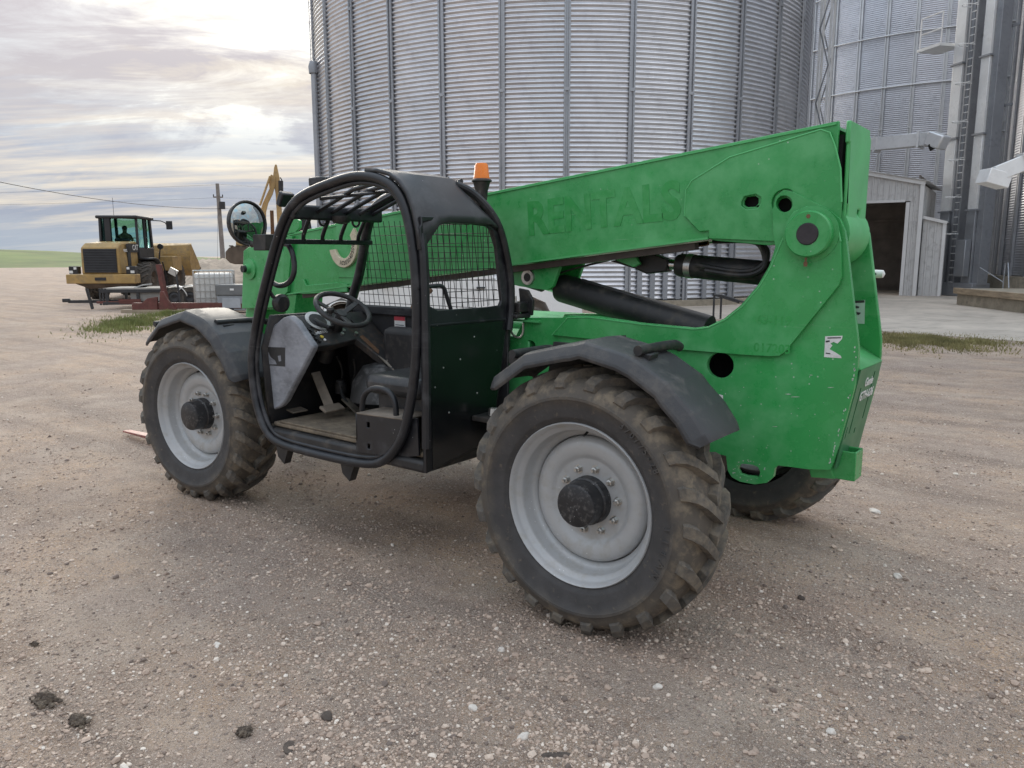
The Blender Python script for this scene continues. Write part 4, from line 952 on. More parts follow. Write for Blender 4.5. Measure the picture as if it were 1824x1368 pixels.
for u_, v_ in ((775, 690), (800, 735), (820, 640), (760, 760), (850, 700), (790, 655), (845, 600)):
    q = PX(u_, v_, x=XW+0.004); part('rivet', MB().lathe([(0.001, 0.003), (0.004, 0.002), (0.005, 0.0)], (XW+0.004, q.y, q.z), 8, 'x'), STEEL, rw)
# window guards of thin wire
def wires(mb, poly, to3, step_a, step_b, r, slant=0.0):
    """clip straight wires to a polygon given in 2D"""
    P = [Vector((a, b)) for a, b in poly]; m = len(P)
    for ax, st in ((0, step_a), (1, step_b)):
        lo = min(q[ax] for q in P); hi = max(q[ax] for q in P); c0 = lo+st*0.5
        while c0 < hi:
            xs = []
            for i in range(m):
                a, b = P[i], P[(i+1) % m]
                if (a[ax]-c0)*(b[ax]-c0) < 0:
                    t = (c0-a[ax])/(b[ax]-a[ax]); xs.append(a[1-ax]+(b[1-ax]-a[1-ax])*t)
            xs.sort()
            for i in range(0, len(xs)-1, 2):
                e = [(c0, xs[i]), (c0, xs[i+1])] if ax == 0 else [(xs[i], c0), (xs[i+1], c0)]
                mb.tube([to3(*e[0]), to3(*e[1])], r, 5, caps=False)
            c0 += st
winw = yz([(748, 405), (753, 396), (765, 393), (820, 397), (866, 403), (878, 410), (883, 428), (888, 480), (894, 536), (891, 544), (808, 550), (797, 512), (756, 514), (750, 450)], XW)
mb = MB(); wires(mb, winw, lambda a, b: Vector((XW-0.03, a, b)), 0.046, 0.060, 0.0022); part('wire_guard', mb, BLACKM, rw, kind='stuff')
part('guard_bar', MB().tube(smooth_path([Vector((XW-0.02, q[0], q[1])) for q in yz([(748, 514), (785, 508), (796, 511), (801, 530), (808, 551)], XW)], 2), 0.011, 8), BLACK, rw)
a, b = yz([(764, 542), (797, 518)], XW); part('brace_tube', MB().tube([(XW-0.10, a[0]-0.02, a[1]-0.02), (XW-0.12, b[0], b[1])], 0.012, 8), RUST, rw)
# roof: rolled panel from the rear wall forward
pro = [(-0.952, 1.90), (-0.966, 1.94), (-0.995, 1.99), (-1.028, 2.045), (-1.06, 2.095), (-1.09, 2.135), (-1.20, 2.160), (-1.33, 2.174)]
pro0 = [(-0.972, 1.76), (-0.985, 1.86), (-1.012, 1.965), (-1.055, 2.045), (-1.11, 2.105), (-1.18, 2.145), (-1.27, 2.168), (-1.36, 2.176)]   # beside the hoop
rows = []
for i, ((x, z), (x0, z0)) in enumerate(zip(pro, pro0)):
    yr = 0.635-0.18*min(1, i/4.0); row = []
    for y in [0.012, 0.03, 0.06, 0.10, 0.15, 0.22, yr*0.6, yr*0.8, yr-0.07, yr-0.03, yr]:
        s_ = min(1, max(0, (y-0.02)/0.16)); s_ = s_*s_*(3-2*s_)
        row.append((x0+(x-x0)*s_, y, z0+(z-z0)*s_-0.03*max(0, (y-yr+0.07)/0.07)**2))
    rows.append(row)
rf = part('roof_panel', MB().grid(rows), mat('roof_black', (0.030, 0.031, 0.034), 0.42, 0, 0.2, 2, dirt=((0.11, 0.11, 0.115), 0.3, 2), spots=((0.5, 0.5, 0.5), 30, 0.07)), T, solid=0.02)
part('rear_post', MB().tube(smooth_path([(-1.08, 0.42, 2.115), (-1.03, 0.50, 2.075), (-0.98, 0.58, 1.99), (-0.955, 0.655, 1.88), (-0.952, 0.72, 1.68), (-0.95, 0.745, 1.55), (-0.95, 0.74, 1.40), (-0.95, 0.72, 1.30)], 2), 0.022, 10), BLACK, rw)
part('rear_post', MB().tube(smooth_path([(-0.985, 0.045, 1.84), (-0.967, 0.045, 1.70), (-0.965, 0.045, 1.2), (-0.975, 0.045, 0.72)], 2), 0.026, 10), BLACK, rw)
# roof guard bars, cross members, front upper grille
def hz_at(x):   # height of the hoop's top run
    return 2.145-0.0-0.02*0+(-0.16)*max(0, (-1.35-x)/0.6)
for y in (0.14, 0.25, 0.36, 0.47, 0.58): part('roof_bar', MB().tube([(-2.02, y+0.06, 1.985), (-1.62, y+0.02, 2.10), (-1.18, y, 2.150)], 0.013, 8), BLACK, T)
part('roof_bar', MB().tube([(-1.80, 0.06, 2.05), (-1.30, 0.55, 2.13)], 0.010, 8), BLACK, T)
part('roof_bar', MB().tube([(-1.35, 0.06, 2.13), (-1.62, 0.60, 2.08)], 0.010, 8), BLACK, T)
part('front_header', MB().bar((-2.02, 0.02, 1.985), (-2.02, 0.72, 1.985), 0.05, 0.085), BLACK, T, bevel=0.012)
part('front_grille_bar', MB().bar((-2.135, 0.03, 1.815), (-2.135, 0.74, 1.815), 0.03, 0.030), BLACK, T, bevel=0.006)
for k in range(4):
    y = 0.17+0.145*k; part('front_grille_bar', MB().tube(smooth_path([(-2.135, y+0.03, 1.815), (-2.125, y+0.008, 1.84), (-2.08, y, 1.90), (-2.03, y, 1.97)], 1), 0.013, 8), BLACK, T)
for y in (0.26, 0.52): part('lift_eye', MB().tube([(-2.03, y+0.028*math.cos(t), 1.94+0.028*math.sin(t)) for t in np.linspace(0, 2*PI, 14)[:-1]], 0.008, 6, True), BLACK, T)
for a, b in (((562, 325), (585, 318)), ):
    q = PX(572, 324, y=0.35); lm = part('roof_lamp', MB().box((q.x, q.y, q.z), (0.13, 0.10, 0.055)), BLACK, T, bevel=0.01)
q = PX(508, 355, y=0.45); part('roof_lamp', MB().box((q.x, q.y, q.z), (0.05, 0.10, 0.10), Matrix.Rotation(0.5, 3, 'Y')), BLACK, T, bevel=0.01)
q = PX(610, 371, y=0.3)
part('dome_lamp', MB().lathe([(0.001, -0.03), (0.05, -0.02), (0.06, 0.0), (0.06, 0.02)], (-1.98, 0.36, 1.95), 18, 'z'), BLACKM, T)
# beacon
q = PX(858, 340, x=-1.04); bx, by, bz = -1.04, q.y, q.z
bc = part('beacon', MB().lathe([(0.001, 0.152), (0.030, 0.150), (0.037, 0.140), (0.044, 0.075), (0.046, 0.070), (0.046, 0.062)], (bx, by, bz), 28, 'z'), mat('amber_lens', (0.80, 0.20, 0.01), 0.25, 0, 0.06, 8), T)
part('beacon_base', MB().lathe([(0.046, 0.066), (0.056, 0.060), (0.058, 0.052), (0.048, 0.046), (0.044, 0.030), (0.035, 0.0), (0.03, -0.05), (0.001, -0.05)], (bx, by, bz), 28, 'z'), BLACKM, bc)
part('beacon_bracket', MB().box((bx, by-0.01, bz-0.05), (0.04, 0.05, 0.12)), BLACKM, bc, bevel=0.01)
# far side wall and guard
part('side_wall', MB().prism([(-2.50, 0.62), (-0.98, 0.62), (-0.98, 1.34), (-2.36, 1.36), (-2.50, 1.1)], (), YP(0.745), 0.02), INNER, T, bevel=0.004)
part('side_sill', MB().bar((-2.32, 0.735, 1.37), (-0.98, 0.735, 1.37), 0.04, 0.06), BLACK, T, bevel=0.008)
poly = [(-2.30, 1.39), (-1.02, 1.39), (-1.02, 1.93), (-2.02, 1.95), (-2.12, 1.80)]
mb = MB(); wires(mb, poly, lambda a, b: Vector((a, 0.745-0.10*max(0, (b-1.6)/0.4), b)), 0.050, 0.055, 0.0022); part('wire_guard', mb, BLACKM, T, kind='stuff')
# floor, firewall
fl = part('cab_floor', MB().box((-1.70, 0.405, 0.665), (1.34, 0.67, 0.03)), FLOORM, T, bevel=0.01)
part('floor_mat', MB().box((-1.82, 0.33, 0.686), (0.98, 0.52, 0.012)), FLOORM, fl, bevel=0.004)
part('firewall', MB().add([(-2.40, 0.06, 0.66), (-2.40, 0.74, 0.66), (-2.44, 0.74, 1.15), (-2.33, 0.74, 1.36), (-2.33, 0.06, 1.36), (-2.44, 0.06, 1.15)], [(0, 1, 2, 5), (5, 2, 3, 4)]), INNER, T, solid=0.02)
part('under_pan', MB().box((-1.69, 0.385, 0.612), (1.42, 0.71, 0.07)), BLACKM, T, bevel=0.02)
for x in (-2.25, -1.62): part('cab_foot', MB().prism([(x-0.06, 0.46), (x, 0.42), (x+0.06, 0.55), (x-0.08, 0.55)], (), YP(0.05), 0.05), BLACKM, T)
# dash: scuffed side panel, sloping instrument top
sd_px = [(468, 600), (478, 586), (503, 566), (515, 562), (527, 572), (557, 617), (555, 624), (507, 716), (500, 724), (486, 731), (481, 712), (470, 648)]
sdp = part('dash_side', MB().prism(xz(sd_px, 0.10), (), YP(0.10), 0.05), DASHGREY, T, bevel=0.012)
sticker([(471, 618), (508, 619), (508, 653), (472, 650)], 0.10, DKINK, sdp)
sticker([(474, 630), (478, 627), (482, 636), (490, 642), (493, 649), (477, 649), (473, 640)], 0.0985, DASHGREY, sdp, 'print', 0.001)
sticker([(495, 634), (500, 633), (501, 643), (497, 644)], 0.0985, DASHGREY, sdp, 'print', 0.001)
d0, d1 = PX(515, 563, y=0.13), PX(557, 618, y=0.13)
def dash(y, s, up=0.0): return Vector((d0.x+(d1.x-d0.x)*s, y, d0.z+(d1.z-d0.z)*s+up))
e_ = [dash(0.14, 0), dash(0.14, 1), dash(0.30, 1.0), dash(0.50, 0.9), dash(0.56, 1.5), dash(0.66, 2.3), dash(0.735, 2.3), dash(0.735, 0)]
mb = MB(); nvt = len(e_); n_ = Vector(((d1.z-d0.z), 0, -(d1.x-d0.x))).normalized(); n_ = n_ if n_.z > 0 else -n_
mb.add([q for q in e_]+[q-n_*0.05 for q in e_], [tuple(range(nvt)), tuple(range(2*nvt-1, nvt-1, -1))]+[(i, (i+1) % nvt, nvt+(i+1) % nvt, nvt+i) for i in range(nvt)])
DASHM = mat('dash_black', (0.028, 0.027, 0.027), 0.5, 0, 0.3, 10, dirt=((0.13, 0.085, 0.055), 0.3, 8))
ds = part('dashboard', mb, DASHM, T, bevel=0.006)
def onds(y, s, h=0.0): return dash(y, s)+n_*h
def disc_on(name, y, s, r, m, h=0.006, hh=0.006, par=None):
    q = onds(y, s); a = n_.orthogonal().normalized(); b = n_.cross(a); mb = MB()
    mb.tube([q+n_*(h-hh), q+n_*h], r, 20); return part(name, mb, m, par or ds)
disc_on('gauge_bezel', 0.30, 0.25, 0.085, mat('gauge_silver', (0.5, 0.5, 0.49), 0.35, 0.5), 0.012)
disc_on('gauge_face', 0.30, 0.25, 0.06, BLACKM, 0.016)
disc_on('vent', 0.19, 0.25, 0.055, BLACKM, 0.008)
disc_on('vent', 0.62, 0.35, 0.055, BLACKM, 0.008)
for k in range(6): disc_on('switch', 0.19+0.012*(k % 2), 0.50+0.075*k, 0.011, BLACKM, 0.016, 0.016)
disc_on('indicator', 0.245, 0.74, 0.012, mat('yellow_indicator', (0.6, 0.45, 0.05), 0.4), 0.008)
disc_on('indicator', 0.25, 0.84, 0.009, WHITE, 0.007)
for y, s in ((0.41, 0.72), (0.44, 0.62), (0.60, 1.7), (0.66, 1.5), (0.52, 0.75)): disc_on('key_switch', y, s, 0.012, STEEL, 0.014, 0.014)
part('rust_patch', MB().add([onds(0.53, 0.85, 0.002), onds(0.57, 0.8, 0.002), onds(0.60, 1.35, 0.002), onds(0.57, 1.45, 0.002)], [(0, 1, 2, 3)]), RUST, ds, smooth=False)
text('name_print', 'Genie', 0.05, WHITE, ds, onds(0.20, 0.66, 0.003), (dash(0.3, 0.62)-dash(0.2, 0.66)), (dash(0.2, 0)-dash(0.2, 1)), 0.0005)
# steering wheel and column
sc_ = PX(611, 551, y=0.40)
sn = (Vector((0.52, -0.02, 0.80))).normalized(); sa_ = Vector((0, 1, 0)); sb_ = sn.cross(sa_).normalized(); sa_ = sb_.cross(sn)
SWM = mat('steering_wheel_rubber', (0.035, 0.034, 0.034), 0.5, 0, 0.2, 10, dirt=((0.10, 0.09, 0.08), 0.3, 10))
sw = part('steering_wheel', MB().tube([sc_+sa_*0.175*math.cos(t)+sb_*0.175*math.sin(t) for t in np.linspace(0, 2*PI, 41)[:-1]], 0.0165, 10, True), SWM, T)
hb = sc_-sn*0.045
part('wheel_boss', MB().tube([hb-sn*0.03, hb+sn*0.02], 0.035, 18), SWM, sw)
for t in (0.35, 2.5, 4.4):
    e = sc_+sa_*0.17*math.cos(t)+sb_*0.17*math.sin(t); part('spoke', MB().bar(hb, e, 0.035, 0.012, up=sn), SWM, sw, bevel=0.003)
e = sc_+sa_*0.165*math.cos(3.6)+sb_*0.165*math.sin(3.6); part('spinner_knob', MB().lathe([(0.001, 0.07), (0.018, 0.066), (0.025, 0.05), (0.02, 0.035), (0.008, 0.025), (0.008, 0.0)], e, 14, 'z'), SWM, sw)
part('steering_column', MB().tube([hb-sn*0.02, hb-sn*0.16, hb-sn*0.36], [0.035, 0.045, 0.05], 14), BLACKM, T)
part('control_lever', MB().tube([hb-sn*0.10, PX(585, 583, y=0.30), PX(560, 572, y=0.28)], [0.014, 0.013, 0.020], 10), BLACKM, T)
# seat
SEAT = mat('seat_vinyl', (0.035, 0.035, 0.037), 0.38, 0, 0.25, 4, dirt=((0.12, 0.11, 0.10), 0.3, 6))
st = part('seat', MB().box((-1.40, 0.42, 0.985), (0.46, 0.46, 0.12)), SEAT, T, bevel=0.045)
part('seat_back', MB().box((-1.13, 0.44, 1.18), (0.11, 0.44, 0.36), Matrix.Rotation(0.12, 3, 'Y')), SEAT, st, bevel=0.05)
part('seat_base', MB().box((-1.36, 0.44, 0.82), (0.40, 0.40, 0.24)), BLACKM, st, bevel=0.01)
part('seat_rail', MB().box((-1.36, 0.30, 0.90), (0.46, 0.04, 0.03)), STEEL, st)
part('console', MB().box((-1.60, 0.66, 1.0), (0.60, 0.14, 0.55)), INNER, T, bevel=0.04)
part('console_tray', MB().add([dash(0.56, 1.5), dash(0.66, 2.3), dash(0.735, 2.3)+Vector((0.06, 0, 0)), dash(0.62, 2.9)], [(0, 1, 2, 3)]), mat('tan_tray', (0.25, 0.22, 0.18), 0.7), ds, solid=0.01)
part('inner_hump', MB().lathe([(0.001, 0.25), (0.12, 0.22), (0.19, 0.12), (0.21, 0.0)], (-1.92, 0.60, 0.80), 20, 'z'), mat('scuffed_black_cover', (0.03, 0.03, 0.03), 0.5, 0, 0.3, 4, dirt=((0.22, 0.22, 0.22), 0.4, 6)), T)
# pedals
PED = mat('pedal_metal', (0.20, 0.165, 0.13), 0.7, 0.1, 0.25, 12)
a, b = PX(566, 680, y=0.36), PX(586, 722, y=0.33)
pd = part('pedal', MB().bar(a+Vector((-0.02, 0, 0.06)), b, 0.062, 0.014, up=(0.7, -0.3, 0.6)), PED, T, bevel=0.003)
pb = MB(); c0 = PX(592, 727, y=0.33)
part('pedal_pad', MB().box((c0.x, c0.y, c0.z), (0.07, 0.16, 0.02), Matrix.Rotation(0.45, 3, 'Y')), PED, pd, bevel=0.006)
for k in range(4): part('pad_rib', MB().box((c0.x-0.022+0.015*k, c0.y, c0.z+0.014-0.007*k+0.003), (0.005, 0.15, 0.008), Matrix.Rotation(0.45, 3, 'Y')), PED, pd)
c0 = PX(524, 728, y=0.25); part('pedal', MB().box(c0, (0.14, 0.12, 0.010), Matrix.Rotation(0.18, 3, 'Y')), PED, T, bevel=0.004)
c0 = PX(626, 722, y=0.55); pd = part('pedal', MB().box(c0, (0.16, 0.06, 0.012), Matrix.Rotation(0.5, 3, 'Y')), PED, T, bevel=0.004)
part('pedal_arm', MB().tube([PX(606, 690, y=0.55), PX(610, 706, y=0.54), PX(625, 728, y=0.54)], 0.012, 8), BLACKM, pd)
q = PX(539, 704, y=0.45); part('data_sticker', MB().box(q, (0.004, 0.05, 0.06)), WHITE, T)
# step box and grab loop
sb = xz([(634, 736), (721, 748), (720, 770), (712, 790), (698, 806), (680, 812), (634, 806)], 0.020)
bx_ = part('step_box', MB().prism(sb, [xz([(653, 752), (658, 752.5), (658, 762), (653, 761.5)], 0.020), xz([(654, 790), (659, 791), (659, 800), (654, 799)], 0.020)], YP(0.020), 0.012), BLACK, T, bevel=0.004)
qa, qb = PX(634, 736, y=0.020), PX(721, 748, y=0.020)
part('box_top', MB().add([(qa.x, 0.020, qa.z), (qb.x, 0.020, qb.z), (qb.x, 0.28, qb.z), (qa.x, 0.28, qa.z)], [(0, 1, 2, 3)]), PED, bx_, solid=0.008)
part('box_side', MB().add([(qa.x, 0.020, qa.z), (qa.x, 0.28, qa.z), (qa.x, 0.28, 0.69), (qa.x, 0.020, 0.69)], [(0, 1, 2, 3)]), BLACK, bx_, solid=0.008)
lp_px = [(645, 731), (646, 712), (652, 698), (665, 691), (682, 692), (696, 700), (704, 715), (706, 741)]
part('grab_loop', MB().tube(smooth_path([PX(u, v, y=0.075) for u, v in lp_px], 2), 0.0165, 12), BLACK, bx_)
part('side_filler', MB().prism(xz([(700, 742), (743, 746), (746, 812), (690, 817), (695, 800)], 0.05), (), YP(0.05), 0.012), BLACK, T)
for k_, (pts_) in enumerate((((570, 640, 0.5), (575, 665, 0.55), (590, 690, 0.6), (596, 715, 0.62)), ((600, 635, 0.55), (612, 660, 0.6), (606, 690, 0.6), (618, 712, 0.62)), ((545, 650, 0.3), (540, 680, 0.45), (552, 705, 0.5), (548, 722, 0.52)), ((630, 640, 0.6), (634, 662, 0.62), (625, 690, 0.62), (640, 705, 0.62)))):
    part('control_cable', MB().tube(smooth_path([PX(a_, b_, y=c_) for a_, b_, c_ in pts_], 2), 0.008, 6), BLACKM, T)
part('brake_reservoir', MB().lathe([(0.001, 0.09), (0.03, 0.09), (0.032, 0.07), (0.04, 0.065), (0.042, 0.0), (0.001, 0.0)], PX(607, 700, y=0.58), 14, 'z'), BLACKM, T)
# grab handle on the front pillar, work lamp, warning sticker
gh = [(506, 434), (514, 436), (521, 450), (525, 472), (523, 492), (513, 506), (497, 510), (486, 504)]
part('grab_handle', MB().tube(smooth_path([PX(u, v, y=0.10) for u, v in gh], 2), 0.0165, 12), BLACK, hoop)
q = PX(500, 540, y=0.12); part('work_lamp', MB().lathe([(0.001, -0.045), (0.035, -0.04), (0.055, -0.015), (0.058, 0.015), (0.04, 0.03), (0.001, 0.032)], q, 20, 'x'), BLACKM, hoop)
part('lamp_arm', MB().tube([PX(478, 515, y=0.06), PX(486, 528, y=0.08), q], 0.012, 8), BLACKM, hoop)
q = PX(712, 587, y=0.735); ws = part('warning_sticker', MB().box((q.x, 0.738, q.z), (0.10, 0.003, 0.17)), WHITE, T)
part('sticker_band', MB().box((q.x, 0.7355, q.z+0.072), (0.10, 0.002, 0.026)), REDDEC, ws)
for k in range(5): part('print', MB().box((q.x, 0.7355, q.z+0.03-0.022*k), (0.08, 0.002, 0.004)), DKINK, ws)
# mirror
qm = PX(440, 398, y=0.12); nrm = Vector((0.985, 0.06, 0.02)).normalized()
ua = nrm.cross(Vector((0, 0, 1))).normalized(); ub = ua.cross(nrm)
def disc_rows(r, dep):
    rows = []
    for r_, d_ in zip(r, dep): rows.append([qm+nrm*d_+ua*r_*math.cos(t)+ub*r_*math.sin(t) for t in np.linspace(0, 2*PI, 33)])
    return rows
mr = part('mirror', MB().grid(disc_rows([0.135, 0.142, 0.138, 0.10, 0.04, 0.001], [0.014, 0.006, -0.02, -0.05, -0.07, -0.075])), BLACKM, T)
part('mirror_glass', MB().grid(disc_rows([0.001, 0.05, 0.09, 0.12, 0.132], [0.030, 0.027, 0.021, 0.012, 0.006])), mat('mirror_glass', (0.42, 0.46, 0.45), 0.03, 1.0, 0.02, 2), mr)
part('mirror_rim', MB().tube([qm+nrm*0.01+ua*0.138*math.cos(t)+ub*0.138*math.sin(t) for t in np.linspace(0, 2*PI, 33)[:-1]], 0.008, 8, True), BLACKM, mr)
part('mirror_knob', MB().tube([qm-nrm*0.07, qm-nrm*0.13], [0.028, 0.018], 12), BLACKM, mr)
q = PX(470, 432, y=0.12); part('mirror_bracket', MB().box(q+Vector((0.02, 0, 0)), (0.13, 0.10, 0.10)), BLACKM, mr, bevel=0.006)
part('mirror_arm', MB().tube([qm-nrm*0.05, qm-nrm*0.04+Vector((0.06, 0.02, -0.14)), q], 0.014, 8), BLACKM, mr)
# angle indicator on the boom
rc = PX(612, 434, y=BL-0.02)
arc = []
for k in range(15):
    t = math.radians(-172+ k*13.2); arc.append((rc.x+0.125*math.cos(t), rc.z+0.02+0.125*math.sin(t)*1.1))
ang = MB(); o_ = [(rc.x+0.155*math.cos(math.radians(t)), rc.z+0.17*math.sin(math.radians(t))) for t in range(-165, 41, 12)]+[(rc.x+0.095*math.cos(math.radians(t)), rc.z+0.105*math.sin(math.radians(t))) for t in range(34, -166, -12)]
ai = part('angle_indicator', ang.prism(o_, (), YP(BL-0.03), 0.028), CREAM, boom, bevel=0.006)
for i, s in enumerate(('10', '20', '30', '40', '50', '60')):
    t = math.radians(-100+i*21); o = Vector((rc.x+0.125*math.cos(t), BL-0.0312, rc.z+0.137*math.sin(t)))
    text('angle_mark', s, 0.042, DKINK, boom, o+Vector((0, 0, -0.014)), (-math.sin(t), 0, math.cos(t)), (-math.cos(t), 0, -math.sin(t)), 0.0005, 0.0, 'CENTER')
part('indicator_plate', MB().box((rc.x+0.07, BL-0.004, rc.z-0.02), (0.32, 0.007, 0.44)), GREEN, boom, bevel=0.002)
# cab mount between rear wall and frame
q = PX(912, 562, y=0.80)
cm = part('cab_mount', MB().box((q.x-0.02, 0.80, q.z), (0.22, 0.14, 0.025)).box((q.x+0.02, 0.82, q.z+0.05), (0.12, 0.10, 0.06)), BLACKM, T, bevel=0.008)
part('mount_plate', MB().prism([(q.x+0.02, q.z), (q.x+0.10, q.z), (q.x+0.11, q.z+0.09), (q.x+0.07, q.z+0.15), (q.x+0.0, q.z+0.16)], (), YP(0.86), 0.02), BLACKM, cm, bevel=0.006)
part('mount_bolt', MB().lathe([(0.001, 0.03), (0.02, 0.03), (0.02, 0.0), (0.03, 0.0), (0.03, -0.01)], (q.x+0.02, 0.79, q.z+0.085), 6, 'z'), STEEL, cm)
part('mount_strap', MB().tube(smooth_path([PX(898, 567, y=0.79), PX(908, 580, y=0.80), PX(912, 596, y=0.82), PX(924, 603, y=0.83), PX(932, 595, y=0.84), PX(932, 575, y=0.84)], 2), 0.007, 6), STEEL, cm)
part('mount_shelf', MB().box((q.x+0.08, 0.84, q.z-0.03), (0.20, 0.03, 0.012)), GREENL, cm)
# rear cab foot seen beside the tyre
q = PX(872, 745, y=0.45); part('cab_foot', MB().box((q.x, 0.5, q.z), (0.16, 0.22, 0.03)), BLACKM, T, bevel=0.006)
part('foot_bolt', MB().lathe([(0.001, 0.04), (0.024, 0.04), (0.03, 0.0)], (q.x+0.02, 0.46, q.z+0.02), 8, 'z'), STEEL, T)

# pale marker lamp standing out on the far side of the frame
q = PX(1566, 488, y=1.62)
ml = part('marker_lamp', MB().lathe([(0.001, -0.045), (0.018, -0.04), (0.022, -0.02), (0.02, 0.02), (0.001, 0.03)], q, 16, 'x'), WHITE, T)
part('lamp_stalk', MB().tube([q, (q.x-0.1, 1.5, q.z), (q.x-0.2, YR+0.03, q.z)], 0.008, 6), BLACKM, ml)

# ================================================================== YARD BEHIND: WHEEL LOADER
CATY = mat('loader_yellow', (0.39, 0.25, 0.085), 0.55, 0, 0.18, 1.5, dirt=((0.23, 0.17, 0.10), 0.5, 1.6), spots=((0.1, 0.07, 0.05), 9, 0.12))
CATD = mat('loader_dark', (0.022, 0.022, 0.024), 0.55, 0, 0.2, 2)
BROWND = mat('muddy_steel', (0.13, 0.10, 0.075), 0.8, 0, 0.3, 2)
TY2 = mat('loader_tyre', (0.075, 0.068, 0.060), 0.85, 0, 0.25, 3, dirt=((0.17, 0.14, 0.11), 0.4, 3))
GLASS = bpy.data.materials.new('cab_glass'); GLASS.use_nodes = True
_b = GLASS.node_tree.nodes['Principled BSDF']; _b.inputs['Base Color'].default_value = (0.50, 0.72, 0.70, 1); _b.inputs['Roughness'].default_value = 0.05; _b.inputs['Transmission Weight'].default_value = 1.0; _b.inputs['IOR'].default_value = 1.02
def big_tyre(n=22, R=0.76, w=0.58, lug=0.05, rim=0.34):
    t = MB().lathe([(rim, 0.06), (rim+0.06, 0.01), (R-0.16, 0.0), (R-0.06, 0.04), (R-0.03, 0.12), (R-0.03, w-0.12), (R-0.06, w-0.04), (R-0.16, w), (rim+0.06, w-0.01), (rim, w-0.06)], n=40)
    for s in (0, 1):
        for k in range(n):
            a0 = 2*PI*(k+0.5*s)/n; vs = []
            for r, y, da, hw in ((R-0.12, 0.0, 0, 0.075), (R-0.01, 0.06, 0.05, 0.075), (R, w*0.52, 0.26, 0.06)):
                for rr, sg in ((r-0.06, -1), (r+0.02, -0.8), (r+0.02, 0.8), (r-0.06, 1)):
                    a = a0+da+sg*hw; vs.append((rr*math.cos(a), y if s == 0 else w-y, rr*math.sin(a)))
            t.add(vs, [(i*4+j, i*4+j+1, i*4+4+j+1, i*4+4+j) for i in range(2) for j in range(3)]+[(0, 1, 2, 3), (11, 10, 9, 8)])
    return t
hd_ = math.atan2(0.74, -0.672)
LP = PX(222, 531.5, z=0.0)
L = thing('wheel_loader', 'yellow wheel loader seen from behind with its bucket raised a little', 'wheel loader', LP, hd_)
tme = big_tyre().mesh('tyre', False); tme.materials.append(TY2)
rme = MB().lathe([(0.001, 0.10), (0.12, 0.08), (0.14, 0.16), (0.28, 0.20), (0.33, 0.10), (0.36, 0.05)], n=28).mesh('rim'); rme.materials.append(BROWND)
for x in (0.0, 3.05):
    for s in (-1, 1):
        w = link('wheel', rme, BROWND, L); w.location = (x, s*1.30, 0.76); w.rotation_euler = (0, random.random(), 0 if s < 0 else PI)
        link('tyre', tme, TY2, w)
    part('axle', MB().tube([(x, -0.9, 0.76), (x, 0.9, 0.76)], 0.16, 12), BROWND, L)
cwl = part('counterweight', MB().box((-1.80, 0, 0.86), (0.55, 2.60, 0.36)), CATY, L, bevel=0.03)
part('tow_hole', MB().box((-2.08, 0.0, 0.86), (0.03, 0.42, 0.12)), CATD, cwl)
part('lower_guard', MB().add([(-2.0, -1.0, 0.68), (-2.0, 1.0, 0.68), (-0.7, 1.0, 0.68), (-0.7, -1.0, 0.68), (-1.75, -0.6, 0.48), (-1.75, 0.6, 0.48), (-0.7, 0.6, 0.48), (-0.7, -0.6, 0.48)], [(0, 1, 2, 3), (4, 5, 6, 7), (0, 1, 5, 4), (1, 2, 6, 5), (2, 3, 7, 6), (3, 0, 4, 7)]), BROWND, L)
hood = part('hood', MB().add([(-1.95, -0.74, 1.04), (-1.95, 0.74, 1.04), (-1.95, 0.72, 2.06), (-1.95, -0.72, 2.06), (-0.1, -0.74, 1.04), (-0.1, 0.74, 1.04), (-0.1, 0.70, 2.34), (-0.1, -0.70, 2.34), (-1.70, 0.66, 2.24), (-1.70, -0.66, 2.24)],
    [(0, 1, 2, 3), (0, 3, 9, 7, 4), (1, 5, 6, 8, 2), (3, 2, 8, 9), (9, 8, 6, 7), (4, 7, 6, 5), (0, 4, 5, 1)]), CATY, L, bevel=0.05)
gr = part('grille', MB().box((-1.965, 0, 1.56), (0.03, 1.24, 0.92)), CATD, L)
for k in range(14): part('grille_slat', MB().box((-1.985, 0, 1.15+k*0.063), (0.03, 1.18, 0.022), Matrix.Rotation(0.5, 3, 'Y')), CATD, gr)
for s in (-1, 1):
    part('side_vent', MB().box((-1.05, s*0.735, 1.62), (0.30, 0.03, 0.95)), CATD, hood)
    part('tail_lamp', MB().box((-1.75, s*1.08, 1.20), (0.30, 0.34, 0.30)), CATD, L, bevel=0.02)
    part('lamp_lens', MB().box((-1.91, s*1.16, 1.13), (0.02, 0.14, 0.10)), WHITE, L)
    part('lamp_lens', MB().box((-1.91, s*1.0, 1.27), (0.02, 0.10, 0.09)), WHITE, L)
    part('rear_fender', MB().grid([[(0.83*math.cos(t)*0.95, s*y, 0.80+0.86*math.sin(t)) for t in np.linspace(0.1, 1.9, 10)] for y in (0.78, 1.38)]), CATD, L, solid=0.04)
    part('front_fender', MB().box((2.35, s*1.14, 1.42), (1.10, 0.62, 0.62)), CATY, L, bevel=0.03)
    part('front_fender_top', MB().box((3.0, s*1.14, 1.80), (1.2, 0.62, 0.06)), CATY, L)
    part('lift_arm', MB().bar((2.3, s*0.55, 1.75), (4.3, s*0.55, 0.85), 0.14, 0.42), CATY, L, bevel=0.02)
    part('step_frame', MB().tube([(0.95, s*1.30, 1.5), (1.15, s*1.36, 0.8), (1.15, s*1.36, 0.45)], 0.03, 6), CATD, L)
text('hood_lettering', 'CAT', 0.30, WHITE, hood, (-0.72, -0.762, 1.98), (1, 0, 0.02), (0, 0, 1), 0.002, 0.006)
